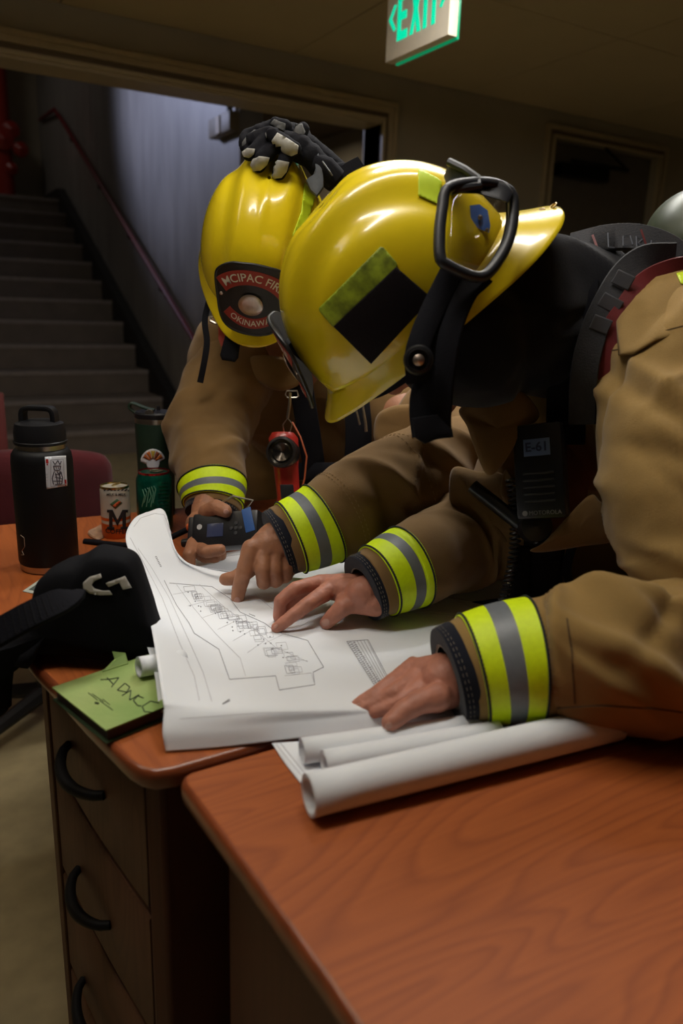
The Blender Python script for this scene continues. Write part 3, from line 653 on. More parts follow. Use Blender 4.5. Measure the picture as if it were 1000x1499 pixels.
# ------------------------------------------------------------ plan sheets
def paper_mat(name, c):
    m = mat(name, c, .75, noise_amt=.05, noise_scale=9, bump=.35, bump_scale=14, spec=.25); return m
pap = paper_mat('plan_paper', (.84, .87, .92))
def sheet(ctrl, nu=70, nv_=70, name='sheet', parent=None, m_=pap, th=.0006, amp=.0012):
    g = np.array([spline([[*PZ(x, y, z)] for x, y, z in row], nu) for row in ctrl])      # rows near->far
    full = np.array([spline(g[:, j], nv_) for j in range(nu)])                              # nu x nv
    vs = full.reshape(-1, 3)
    for i, v in enumerate(vs):
        vs[i, 2] += amp * noise.noise(Vector((v[0] * 14, v[1] * 14, 3.3)))
        vs[i, 2] = max(vs[i, 2], .7507)
    fs = [(i * nv_ + j, (i + 1) * nv_ + j, (i + 1) * nv_ + j + 1, i * nv_ + j + 1) for i in range(nu - 1) for j in range(nv_ - 1)]
    mb = MB(); mb.add(vs, fs); o = mb.build(name, m_, parent, smooth=180)
    q = o.modifiers.new('solid', 'SOLIDIFY'); q.thickness = th; q.offset = -1
    return o
main = [
 [(243, 1101, .7515), (340, 1093, .7515), (450, 1079, .7515), (560, 1066, .7515), (640, 1060, .7515), (720, 1050, .7515)],
 [(238, 1072, .768), (340, 1066, .767), (450, 1055, .765), (560, 1046, .762), (640, 1042, .758), (720, 1034, .753)],
 [(240, 1040, .782), (340, 1038, .780), (450, 1036, .775), (560, 1033, .766), (640, 1028, .759), (720, 1016, .753)],
 [(238, 1022, .789), (330, 1020, .777), (440, 1014, .768), (550, 1012, .760), (640, 1006, .756), (720, 998, .753)],
 [(231, 975, .797), (320, 975, .768), (430, 975, .759), (550, 972, .756), (650, 968, .755), (720, 962, .753)],
 [(222, 920, .798), (305, 925, .768), (410, 925, .758), (540, 925, .756), (650, 922, .755), (710, 920, .753)],
 [(210, 870, .800), (285, 885, .768), (390, 888, .758), (530, 888, .755), (640, 895, .753), (700, 898, .752)],
 [(196, 825, .818), (258, 848, .784), (350, 860, .762), (450, 865, .757), (570, 875, .754), (690, 888, .752)],
 [(184, 786, .834), (246, 800, .818), (292, 836, .785), (400, 850, .765), (540, 862, .756), (680, 884, .752)],
 [(196, 760, .845), (236, 762, .845), (268, 822, .800), (340, 838, .772), (500, 856, .758), (672, 880, .752)],
 [(214, 750, .850), (241, 748, .850), (262, 812, .808), (318, 834, .778), (490, 852, .758), (668, 878, .752)],
]
pl = thing('floor_plan_sheet', 'large white building plan sheet with its far left corner curled up', 'paper', PZ(430, 960))
ps = sheet(main, 90, 110, 'sheet', pl)
under = [[(x - (7 if i < 3 else 14) + (2 if i > 6 else 0), y + 2, max(.7512, z - .022)) for (x, y, z) in row[:4]] for i, row in enumerate(main[2:8])]
ul = thing('under_plan_sheet', 'second plan sheet showing along the left edge under the top sheet', 'paper', PZ(300, 1000))
sheet(under, 40, 50, 'sheet', ul)
tp = bvh(ps)
far = [[(236, 880, .7507), (330, 900, .7507), (450, 900, .7507), (600, 900, .7507), (760, 905, .7507)], [(250, 855, .7507), (340, 860, .7507), (450, 860, .7507), (600, 850, .7507), (750, 870, .7507)],
       [(262, 832, .7510), (345, 822, .7508), (450, 815, .7508), (590, 800, .7508), (735, 838, .7508)], [(270, 820, .7515), (350, 806, .7510), (450, 792, .7510), (590, 775, .7510), (720, 812, .7510)]]
fl_ = thing('far_plan_sheet', 'bottom plan sheet reaching farthest back under both pairs of hands', 'paper', PZ(450, 830))
fo2 = sheet(far, 40, 30, 'sheet', fl_, amp=.0002)
inkm = mat('plan_ink', (.36, .36, .40), .7); inkl = mat('plan_ink_light', (.56, .56, .60), .7)
mb = MB()
def q8(x, y): return (180 + x / 1.923, 720 + y / 1.923)
def L8(pts, w=.0007, mi=0): strip(tp, [q8(*p) for p in pts], w, mb, .0009, 6, mi)
L8([(20, 130), (60, 205), (110, 300), (160, 430), (200, 520), (215, 590)], .0006, 1)
L8([(42, 160), (80, 215), (130, 300), (185, 420), (225, 510), (250, 592)], .0006, 1)
L8([(30, 100), (50, 75), (90, 62), (115, 66), (140, 130), (160, 200)], .0006, 1)
L8([(115, 250), (150, 320), (185, 370), (200, 400), (270, 445), (300, 530), (430, 520), (440, 560), (540, 545), (535, 510), (565, 495), (520, 420), (430, 395), (400, 372), (330, 340), (300, 300), (250, 268), (130, 258)], .0008)
L8([(150, 262), (200, 330), (260, 400), (330, 470), (345, 520)], .0005, 1)
L8([(215, 262), (290, 330), (360, 380), (430, 440), (520, 480)], .0005, 1)
for k in range(6): L8([(140 + k * 42, 290 + k * 33), (200 + k * 40, 280 + k * 28)], .0005, 1)
rng = random.Random(3)
for k in range(52):            # small rooms drawn on the plan
    u = rng.random(); v = rng.random()
    x = 150 + u * 290 + v * 50; y = 268 + u * 185 + (v - .35) * 75 * (.4 + u)
    w = rng.uniform(12, 34); h = rng.uniform(8, 20); s = .35
    L8([(x, y), (x + w, y - 2), (x + w + h * s, y + h), (x + h * s, y + h + 2), (x, y)], .0005, 0 if rng.random() < .5 else 1)
for k in range(26):
    u = rng.random(); x = 180 + u * 300; y = 300 + u * 170 + rng.uniform(-25, 25)
    L8([(x, y), (x + 3, y + 2)], .0016, 0)
for a in ((438, 524), (540, 510)): pass
L8([(455, 520), (530, 512), (540, 545)], .0005, 1)
# revision table
L8([(630, 423), (690, 418), (745, 522), (712, 552), (630, 423)], .0008)
for k in range(1, 7): L8([(630 + k * 9.5, 422 - k * .7), (712 + k * 5, 550 - k * 4)], .0006, 0)
for k in range(22):
    t = k / 22; x = 634 + t * 76; y = 428 + t * 118
    for j in range(2): L8([(x + j * 12, y), (x + j * 12 + rng.uniform(5, 10), y - rng.uniform(1, 3))], .0009, 0)
L8([(280, 600), (300, 586)], .0012); L8([(285, 598), (302, 590)], .0008)
for k in range(7): L8([(90 + k * 2.2, 184 + k * 4.5), (95 + k * 2.2, 183 + k * 4.5)], .0010, 0)
L8([(355, 345), (372, 352)], .0009)
for k in range(5): L8([(395, 430 + k), (560, 350)], .0004, 1) if k == 0 else None
for x0, y0, x1, y1 in ((330, 300, 372, 290), (372, 290, 420, 330), (470, 470, 520, 478), (420, 300, 560, 262), (430, 306, 575, 268), (780, 340, 960, 350), (800, 334, 940, 343)): L8([(x0, y0), (x1, y1)], .0005, 1)
mb.build('drawing', [inkm, inkl], ps)
tf2 = bvh(fo2); mf = MB()
for ln in ([(330, 815), (450, 800), (590, 784), (715, 818)], [(440, 860), (560, 852), (700, 868)], [(440, 852), (560, 843)], [(450, 880), (452, 850)], [(500, 876), (503, 846)], [(560, 850), (566, 800)], [(600, 868), (690, 880)]): strip(tf2, ln, .0007, mf, .0008, 6)
mf.build('drawing', [inkm, inkl], fo2)
# fold band along the near edge
mb = MB(); L8([(160, 640), (400, 622), (640, 618)], .0005, 1); mb.build('fold_line', inkl, ps)
# ------------------------------------------------------------ rolled sheets
def roll(name, label, a, b, R, turns=2.3, gap=.0012, m_=pap, a0=0., off=.0, base=None):
    a, b = np.array(a), np.array(b); t = thing(name, label, 'rolled paper', (a + b) / 2, 'rolled plans'); ax = nv(b - a); u = nv(np.cross(ax, [0, 0, 1])); w = np.cross(u, ax)
    n = int(turns * 40); pr = []
    for i in range(n + 1):
        th = a0 + 2 * PI * turns * i / n; r = R - gap * (turns - turns * i / n); pr.append((r * math.cos(th), r * math.sin(th)))
    rings = []
    for k in range(9):
        c = a + (b - a) * k / 8; rings.append([c + u * x * (1 + .0 * k) + w * y for x, y in pr])
    mb = MB(); mb.loft(rings, 0, False, False); o = mb.build('sheet', m_, t, smooth=180)
    q = o.modifiers.new('solid', 'SOLIDIFY'); q.thickness = .0005; q.offset = 0
    return t
def onT(x, y, h): return PZ(x, y, .7512 + h)
R_b = .0185
roll('rolled_plan', 'long thick paper roll lying nearest on the front desk', onT(452, 1165, R_b), onT(900, 1058, R_b), R_b, 3.2, .0013, a0=2.2)
roll('rolled_plan', 'thinner paper roll with a cone-like open end behind the nearest roll', onT(474, 1118, .012), onT(730, 1072, .0125), .0135, 1.8, .0022, a0=1.2)
roll('rolled_plan', 'paper roll curling open beside the near edge of the plan sheet', onT(442, 1101, .011), onT(700, 1064, .011), .0145, 1.15, .004, a0=3.4)
roll('rolled_plan', 'short roll end poking out over the green book', onT(203, 977, .0280), onT(270, 966, .0235), .0118, 2.6, .0012, a0=.6)
ft = thing('flat_plan_sheet', 'flat corner of a plan sheet lying under the paper rolls', 'paper', PZ(480, 1110))
fs_ = [[(440, 1146, .7516), (520, 1130, .7516), (620, 1110, .7516), (740, 1085, .7516)], [(418, 1118, .7516), (510, 1105, .7516), (620, 1085, .7516), (740, 1060, .7516)], [(398, 1088, .7518), (500, 1080, .7518), (620, 1066, .7518), (740, 1040, .7518)]]
o = sheet(fs_, 30, 20, 'sheet', ft, amp=.0003)
mb = MB(); tf = bvh(o); strip(tf, [(404, 1090), (446, 1142)], .0006, mb, .0008, 5); strip(tf, [(410, 1088), (452, 1140)], .0006, mb, .0008, 5); mb.build('border_line', inkl, o)
# ------------------------------------------------------------ helmets
yel = mat('helmet_yellow', (.82, .64, .012), .24, coat=.6, col2=(.74, .55, .010), noise_scale=7)
lime = mat('reflective_lime', (.62, .80, .02), .5, noise_amt=.15, noise_scale=40, emit=None)
lime_d = mat('reflective_lime_dirty', (.42, .55, .03), .5, noise_amt=.7, noise_scale=70)
blackp = mat('black_plastic', (.012, .012, .014), .32)
blackc = mat('black_cloth', (.009, .009, .012), .9, bump=.3, bump_scale=600, spec=.12)
leather = mat('black_leather', (.012, .011, .012), .5, bump=.2, bump_scale=300)
badge = mat('badge_metal', (.55, .45, .38), .35, .9, noise_amt=.3, noise_scale=90)
redp = mat('patch_red', (.32, .03, .018), .6)
whitel = mat('letter_white', (.70, .66, .55), .6)
HL, HW, HH = .146, .115, .166
def sstep(a, b, x): t = min(1, max(0, (x - a) / (b - a))); return t * t * (3 - 2 * t)
def shell_pt(phi, th):
    """phi 0 top .. pi/2 rim"""
    s, c = math.sin(phi) ** .92, math.cos(phi) ** .92
    L_ = HL + (.012 if math.cos(th) > 0 else .004) * math.cos(th)
    x = L_ * s * math.cos(th); y = HW * s * math.sin(th); z = HH * c
    ay = abs(y)
    up = math.cos(phi)
    k = 1 + .045 * (1 - sstep(.035, .058, ay)) * sstep(0, .35, s) * (.35 + .65 * sstep(.0, .5, up)) + .03 * (1 - sstep(0, .012, ay)) * up * .5
    k -= .030 * math.exp(-((ay - .066) / .012) ** 2) * sstep(.2, .7, up + .25)
    return np.array([x * k, y * k, z * k + .004])
def brim_w(th):
    c = math.cos(th); return .005 + (.030 * c ** 6 if c > 0 else .052 * abs(c) ** 2.2) * 1.0
def helmet(loc, fwd, up, label):
    t = thing('fire_helmet', label, 'helmet', loc)
    M = mtx(loc, nv(fwd), np.cross(nv(up), nv(fwd)), nv(up)); t.matrix_world = M; t.location = M.to_translation(); t.rotation_mode = 'QUATERNION'; t.rotation_quaternion = M.to_quaternion(); OM[t] = M
    n = 96; rings = [[shell_pt(.02 + (PI / 2 - .02) * i / 34, 2 * PI * j / n) for j in range(n)] for i in range(35)]
    inner = [[p * .965 for p in r] for r in reversed(rings)]
    MB().loft(rings + inner, cap=False).build('shell', yel, t, smooth=180, local=True)
    base = rings[-1]; prof = []
    for (f, dz) in ((-.10, .0045), (.0, .0045), (.12, .002), (.35, -.003), (.7, -.008), (.95, -.011), (1.0, -.0125), (1.0, -.0145), (.95, -.0145), (.7, -.0115), (.35, -.0065), (0, -.002), (-.10, -.001)):
        r = []
        for j in range(n):
            th = 2 * PI * j / n; b = base[j]; o_ = nv([b[0] / HL, b[1] / HW, 0]); c = math.cos(th); w = brim_w(th)
            drop = (.030 * max(0, -c) ** 1.5 + .012 * max(0, c) ** 2) * max(0, f) + .010 * max(0, 1 - abs(c)) * max(0, f)
            r.append(b + o_ * w * f + np.array([0, 0, dz - drop - b[2] + .004]))
        prof.append(r)
    prof.append(prof[0])
    MB().loft(prof, cap=False).build('brim', yel, t, smooth=60, local=True)
    ring = [p + np.array([0, 0, .004]) for p in base]
    # front shield plate
    def sp(u, v, d=0):     # u across -1..1, v 0..1 up ; plate curved round the front
        y = u * .064; xx = .184 - .55 * (y ** 2) / .14 - v * .045 + .004
        return np.array([xx + d * .97, y, .012 + v * .115 + d * .25])
    outl = [(-.55, 0), (0, -.03), (.55, 0), (.80, .12), (.92, .38), (1.0, .66), (.90, .80), (.62, .93), (.3, .98), (0, 1.0), (-.3, .98), (-.62, .93), (-.90, .80), (-1.0, .66), (-.92, .38), (-.80, .12)]
    ol = closed_spline([(a, b, 0) for a, b in outl], 64)
    def plate(sc_, d0, d1, nm, m_, par):
        rings = [[sp(a * s_, .5 + (b - .5) * s_, d) for a, b, _ in ol] for s_, d in ((.01, d0), (.5, d0), (sc_, d0), (sc_, d1), (.5, d1), (.01, d1))]
        return MB().loft(rings).build(nm, m_, par, smooth=50, local=True)
    sh = plate(1, 0, .0035, 'front_shield', leather, t); OM[sh] = M
    rim = MB().tube([sp(a, b, .003) for a, b, _ in ol], .0022, 8, closed=True).build('shield_rim', mat('rim_black', (.012, .012, .014), .4), sh, local=True)
    def arcpatch(v0, v1, a0, a1, cy_, nm, bend=1):
        rings = []
        for k in range(21):
            a = a0 + (a1 - a0) * k / 20
            rings.append([sp(math.sin(a) * r * 1.8, cy_ + bend * math.cos(a) * r, d) for r, d in ((v0, .0036), (v1, .0036), (v1, .0044), (v0, .0044))])
        MB().loft(rings).build(nm, redp, sh, local=True)
    arcpatch(.47, .67, -.95, .95, .24, 'red_band')
    arcpatch(.54, .69, PI - .62, PI + .62, .76, 'red_band')
    def arctext(s, r, a_c, cy_, size, flip=False):
        vs, fs = text2d(s, size, .010 * size)
        out = []
        for x, y, z in vs:
            if not flip: a = a_c + x / r * 1.05; R2 = r + y * .95; out.append(sp(math.sin(a) * R2 * 1.8, cy_ + math.cos(a) * R2, .0049))
            else: a = a_c + x / r; R2 = r - y; out.append(sp(math.sin(a) * R2 * 1.8, cy_ - math.cos(a) * R2, .0049))
        m2 = MB(); m2.add(out, fs); m2.build('lettering', whitel, sh, smooth=180, local=True)
    arctext('MCIPAC FIRE', .57, 0, .24, .162)
    arctext('OKINAWA', .615, 0, .76, .125, True)
    bc = sp(-.02, .42, .004); nb_ = nv(sp(0, .42, .02) - sp(0, .42, 0)); Mb = frame(bc, (0, 1, 0), nb_)
    MB().lathe([(0, 0), (.0205, 0), (.0208, .001), (.019, .0022), (.012, .0030), (0, .0033)], Mb, 36).build('badge', badge, sh, local=True)
    for s_ in (-1, 1): MB().lathe([(0, 0), (.003, 0), (.0026, .0015), (0, .002)], frame(sp(.82 * s_, .45, .0035), (0, 1, 0), nb_), 12).build('rivet', badge, sh, local=True)
    # bracket behind the shield, headband inside
    MB().box((.135, -.02, .03), (.155, .02, .09), bev=.004).build('shield_bracket', blackp, t, local=True)
    hb = [[b * .86 + np.array([0, 0, z - b[2]]) for b in base] for z in (-.035, .02)]; hb2 = [[b * .83 + np.array([0, 0, z - b[2]]) for b in base] for z in (.02, -.035)]
    MB().loft(hb + hb2 + [hb[0]], cap=False).build('headband', blackc, t, local=True)
    # rear hanger ring
    q = np.array([-(HL - .004 + .040), 0, -.026])
    MB().lathe([(0, -.003), (.005, -.003), (.006, 0), (.004, .0025), (0, .003)], Matrix.Translation(Vector(q)), 14).tube([q + np.array([-.014 + .005 * math.cos(a), .005 * math.sin(a), -.006]) for a in np.linspace(0, 2 * PI, 15)[:-1]], .0013, 6, closed=True).build('hanging_ring', mat('ring_bronze', (.35, .25, .12), .35, 1), t, local=True)
    return t
f1 = cv(-.735, -.670, -.34); u1 = cv(-.62, .66, .42)
u1 = nv(u1 - nv(f1) * np.dot(u1, nv(f1)))
H1 = helmet(P(612, 446, .97), f1, u1, 'large yellow fire helmet in front with goggles strapped round its back')
f2 = cv(-.10, -.90, .43); u2 = cv(.13, .42, .90); u2 = nv(u2 - nv(f2) * np.dot(u2, nv(f2)))
H2 = helmet(P(388, 372, 1.38), f2, u2, 'yellow fire helmet behind with red and black front shield and gloves on top')
def kid(o, n): return [c for c in o.children if c.name.split('.')[0] == n][0]
t1_ = bvh(kid(H1, 'shell'), kid(H1, 'brim')); t2_ = bvh(kid(H2, 'shell'), kid(H2, 'brim'))
decal(t1_, [(580, 391), (632, 436), (544, 531), (490, 477)], 'hook_patch', mat('hook_black', (.014, .011, .013), .9, bump=.5, bump_scale=400, spec=.15), H1, 3.5, .0010, .0012)
decal(t1_, [(557, 362), (562, 363), (581, 385), (582, 391), (492, 476), (488, 477), (469, 455), (469, 450)], 'reflective_patch', lime_d, H1, 3.5, .0008, .0008)
decal(t1_, [(612, 248), (640, 262), (646, 268), (643, 296), (638, 299), (612, 287)], 'reflective_patch', lime, H1, 3.5, .0008, .0008)
decal(t2_, [(445, 268), (462, 285), (446, 340), (432, 350), (427, 345), (440, 310)], 'reflective_patch', lime, H2, 3.5, .0008, .0008)
decal(t2_, [(376, 396), (387, 389), (393, 400), (395, 410), (376, 408)], 'reflective_patch', lime_d, H2, 4, .0004, .0008)
# ---- goggles
hh_ = hit(t1_, 655, 335, 0); DG = float(-(W.T @ (np.array(hh_) - CAM))[2]) - .028 if hh_ is not None else .86
print('goggle depth', DG)
_P0 = P
def P(x, y, d): return _P0(x, y, d + (DG - .885) * 1.0)
gg = thing('goggles', 'black framed goggles with clear lens on the rear of the front helmet', 'goggles', P(700, 330, .92))
def gp(lst, d0, gx=0., gy=0.): return [P(x, y, d0 + gx * (x - 700) / 50 + gy * (y - 330) / 100) for x, y in lst]
GX, GY = .013, -.012
fo = gp([(655, 277), (690, 268), (725, 270), (748, 283), (752, 310), (747, 345), (734, 375), (712, 402), (690, 404), (655, 388), (645, 376), (644, 340), (648, 305)], .885, GX, GY)
fo = closed_spline(fo, 64)
gfr = mat('goggle_frame', (.016, .018, .024), .45)
MB().tube(fo, .0062, 10, closed=True).build('frame', gfr, gg)
dirb = nv(P(640, 345, .97) - P(700, 335, .885))
back = [p + np.array(dirb) * .035 for p in fo]; ctr = np.mean(fo, 0)
b2 = [ctr + (p - ctr) * 1.03 + np.array(dirb) * .012 for p in fo]; b3 = [ctr + (p - ctr) * .95 + np.array(dirb) * .012 for p in fo]; b1 = [ctr + (p - ctr) * .93 for p in fo]
MB().loft([list(fo), b2, b3, b1, list(fo)], cap=False).build('skirt', blackc, gg)
lens = glassy('goggle_lens', .10)
lc = closed_spline(gp([(662, 284), (700, 277), (742, 296), (742, 330), (728, 366), (710, 394), (682, 390), (657, 378), (656, 330)], .884, GX, GY), 48); lm = np.mean(lc, 0)
n_l = nv(np.cross(lc[16] - lc[0], lc[32] - lc[0])); n_l = n_l if np.dot(n_l, CAM - lm) > 0 else -n_l
rings = [[lm + (p - lm) * s_ + n_l * .007 * (1 - s_ ** 2) for p in lc] for s_ in (1, .85, .65, .4, .2, .02)]
MB().loft(rings, cap=True).build('lens', lens, gg, smooth=180)
wd = [P(651, 272, .93), P(650, 257, .93), P(658, 236, .92), (P(664, 237, .915)), P(686, 250, .91), P(706, 262, .90), P(742, 268, .895), P(752, 280, .895), P(744, 297, .89), P(700, 284, .888), P(665, 283, .888)]
pillow(np.array(wd), nv(CAM - lm), .012, 4).build('nose_bridge', gfr, gg, smooth=60)
MB().tube([P(657, 237, .915), P(680, 248, .905), P(700, 262, .893), P(702, 272, .886), P(680, 275, .885), P(660, 280, .884)], .0045, 8).build('bridge_trim', gfr, gg)
# strap wrapping the helmet and hanging down
strap = [(684, 398, .905), (668, 425, .90), (655, 460, .895), (646, 500, .89), (636, 550, .895), (630, 600, .905), (632, 640, .915)]
sp_ = spline([[*P(*s)] for s in strap], 30); nn = [nv(CAM - p + RT * -.3) for p in sp_]
MB().ribbon(sp_, list(np.interp(np.linspace(0, 1, 30), [0, .15, .5, .8, 1], [.062, .050, .042, .050, .046])), nn, .006).build('strap', blackc, gg, smooth=60)
sp2 = spline([[*P(662, 396, .90)], [*P(640, 440, .895)], [*P(622, 480, .888)], [*P(610, 520, .886)], [*P(612, 560, .90)]], 20)
MB().ribbon(sp2, .026, [nv(CAM - p) for p in sp2], .004).build('strap', blackc, gg, smooth=60)
pillow(np.array([P(602, 612, .90), P(640, 606, .90), P(662, 628, .90), P(664, 640, .90), P(640, 643, .90), P(622, 650, .90), P(606, 640, .90)]), nv(CAM - P(630, 630, .9)), .012, 4).build('strap_end', blackc, gg)
hg = frame(P(613, 527, .874), UP, nv(CAM - P(613, 527, .88)))
MB().lathe([(0, -.006), (.0165, -.006), (.0165, .001), (.0145, .004), (.011, .005), (.0105, .002), (0, .001)], hg, 28).build('buckle', blackp, gg)
MB().lathe([(0, 0), (.0065, .001), (.006, .005), (.003, .007), (0, .0075)], hg, 20).build('buckle_stud', badge, gg)
# blue tag seen through the lens
q = [P(688, 301, .93), P(702, 299, .93), P(714, 308, .93), (P(718, 330, .93)), P(716, 341, .93), P(700, 334, .93), P(690, 326, .93)]
tgm = MB().prism(q, nv(CAM - q[0]) * -.002).build('blue_tag', mat('tag_blue', (.06, .20, .75), .5, noise_amt=.2, noise_scale=200), gg)
MB().lathe([(0, 0), (.003, 0), (.002, .002), (0, .0025)], frame(P(703, 318, .929), RT, BK), 12).lathe([(0, 0), (.0024, 0), (.002, .002), (0, .0025)], frame(P(713, 337, .929), RT, BK), 12).build('rivet', badge, gg)
P = _P0
# ---- gloves on the second helmet
gpale = mat('glove_pad_grey', (.42, .41, .38), .75, noise_amt=.3, noise_scale=60)
ggrey = mat('glove_grey', (.10, .10, .10), .8, noise_amt=.4, noise_scale=40)
def glove(name, label, caps, pads, loc, D, panels=()):
    t = thing(name, label, 'glove', loc, 'gloves resting on the rear helmet'); bm = bmesh.new()
    for x0, y0, d0, r0, x1, y1, d1, r1 in caps: cap(bm, P(x0, y0, D + d0), r0, P(x1, y1, D + d1), r1)
    vs, fs = union(bm, .0025, 5); vs = wrinkle(vs, fs, .0008, (60, 60, 60), 2, .0004); mb = MB(); mb.add(vs, fs); b = mb.build('shell', blackc, t, smooth=180); tt = bvh(b)
    for nm, poly, m_ in pads: decal(tt, poly, nm, m_, t, 4, .0006, .0014)
    return t
def cr(x, y): return (250 + x * .35, 160 + y * .35)
D0 = 1.235
glove('work_glove', 'black glove with pale fingertip pads drooping over the front of the rear helmet',
      [(440, 215, .0, .020, 400, 205, .0, .018), (455, 228, .01, .020, 420, 212, .0, .018), (392, 200, -.01, .011, 372, 222, -.02, .0105), (372, 222, -.02, .0105, 364, 226, -.01, .010),
       (405, 212, -.02, .0115, 384, 232, -.025, .0115), (384, 232, -.025, .0115, 378, 243, -.01, .011), (425, 218, -.02, .0115, 416, 238, -.025, .0115), (416, 238, -.025, .0115, 408, 254, -.01, .011),
       (395, 196, -.01, .012, 370, 205, -.005, .012), (370, 205, 0, .012, 360, 216, .0, .010), (455, 228, .0, .019, 470, 245, .01, .019), (470, 245, .01, .02, 488, 262, .03, .02)],
      [('finger_pad', [cr(338, 232), cr(350, 208), cr(372, 198), cr(410, 202), cr(400, 228), cr(375, 250), cr(348, 256)], gpale),
       ('finger_pad', [cr(418, 262), cr(432, 232), cr(452, 214), cr(492, 220), cr(482, 258), cr(462, 282), cr(432, 288)], gpale),
       ('finger_pad', [cr(302, 180), cr(325, 165), cr(352, 168), cr(350, 188), cr(330, 200), cr(308, 196)], gpale)], P(420, 240, D0), D0)
glove('work_glove', 'black and grey glove folded on top with its cuff strap sticking up behind',
      [(440, 200, .04, .018, 405, 190, .02, .018), (405, 190, .02, .018, 380, 195, .01, .014), (380, 196, .01, .013, 362, 200, .01, .012), (362, 200, .01, .012, 358, 210, .0, .010), (418, 186, .0, .0115, 404, 181, -.0, .0105), (438, 200, .0, .012, 444, 188, .0, .010),
       (400, 198, -.03, .012, 424, 214, -.035, .012), (424, 214, -.035, .012, 432, 218, -.03, .0105), (450, 215, .04, .02, 480, 240, .05, .02), (480, 240, .05, .02, 505, 262, .06, .019)],
      [('finger_pad', [cr(425, 130), cr(448, 102), cr(475, 118), cr(530, 152), cr(528, 182), cr(505, 190), cr(470, 178), cr(435, 155)], gpale),
       ('grey_panel', [cr(300, 140), cr(320, 110), cr(350, 88), cr(400, 90), cr(405, 118), cr(370, 140), cr(350, 150), cr(300, 165)], ggrey),
       ('grey_panel', [cr(420, 60), cr(435, 45), cr(480, 62), cr(480, 92), cr(460, 90)], ggrey),
       ('grey_panel', [cr(520, 66), cr(550, 64), cr(560, 95), cr(545, 130), cr(520, 120)], ggrey)], P(440, 225, D0 + .04), D0)
cf = [cr(600, 178), cr(620, 182), cr(628, 215), cr(640, 290), cr(640, 330), cr(612, 370), cr(585, 345), cr(565, 300), cr(592, 290), cr(606, 250)]
G2 = [o for o in COL.objects if o.name.startswith('work_glove') and o.type == 'EMPTY'][-1]
pillow(np.array([P(x, y, D0 - .01) for x, y in cf]), BK, .014, 4).build('cuff_panel', mat('glove_slate', (.10, .11, .13), .8, noise_amt=.4, noise_scale=50), G2)
MB().tube([P(460, 240, D0), P(478, 246, D0 + .0), P(492, 262, D0 + .01)], .018, 12).tube([P(492, 250, D0 + .03), P(505, 248, D0 + .03)], .012, 10).build('cuff', blackc, G2)
MB().ribbon([P(495, 262, D0 + .02), P(510, 248, D0 + .02), P(528, 236, D0 + .02)], [.022, .024, .018], BK, .004).build('strap', blackc, G2)
MB().tube([P(472, 236, D0 - .025), P(482, 250, D0 - .02), P(490, 262, D0)], .0012, 6).build('piping', mat('piping_grey', (.25, .27, .3), .6), G2)
# ------------------------------------------------------------ people
skin = mat('skin_warm', (.40, .17, .085), .55, noise_amt=.22, noise_scale=70, bump=.25, bump_scale=260, sheen=.05)
skin2 = mat('skin_pink', (.50, .20, .13), .55, noise_amt=.2, noise_scale=70, bump=.25, bump_scale=260)
nailm = mat('fingernail', (.48, .25, .19), .35)
tan = cloth('coat_tan', (.32, .20, .066), (.25, .155, .05))
tan_d = cloth('coat_brown', (.24, .14, .052), (.18, .105, .040))
navy = cloth('cuff_navy', (.010, .012, .022), (.006, .007, .014))
fl = mat('band_lime', (.74, .98, .0), .55, noise_amt=.08, noise_scale=200, bump=.15, bump_scale=1500)
gry = mat('band_silver', (.17, .19, .21), .42, noise_amt=.1, noise_scale=150, bump=.1, bump_scale=1800)
stm = mat('stitch_pale', (.26, .22, .17), .8); stb = mat('stitch_tan', (.30, .19, .09), .8); stn = mat('trim_navy', (.012, .016, .02), .8)
wrist_m = cloth('wristlet', (.30, .27, .22), (.22, .2, .17))
trou = cloth('trouser_tan', (.17, .105, .048), (.13, .08, .036)); bootm = mat('boot_rubber', (.015, .014, .013), .5)
def JP(s):   # joint given as (px, py, depth) or world tuple of 3 tagged 'w'
    return np.array(s[1:]) if s[0] == 'w' else P(*s)
def hand_bm(palm, fingers):
    """palm: list of (p, r) hull-ish capsules; fingers: list of joint lists [(px,py,depth,r)...]"""
    bm = bmesh.new()
    for a, ra, b, rb in palm: cap(bm, P(*a), ra, P(*b), rb)
    for f in fingers:
        for (a, b) in zip(f[:-1], f[1:]): cap(bm, P(*a[:3]), a[3], P(*b[:3]), b[3])
    return bm
def zd(x, y, z):     # depth at which the pixel ray reaches height z
    r = ray(x, y); return (z - CZ) / r[2]
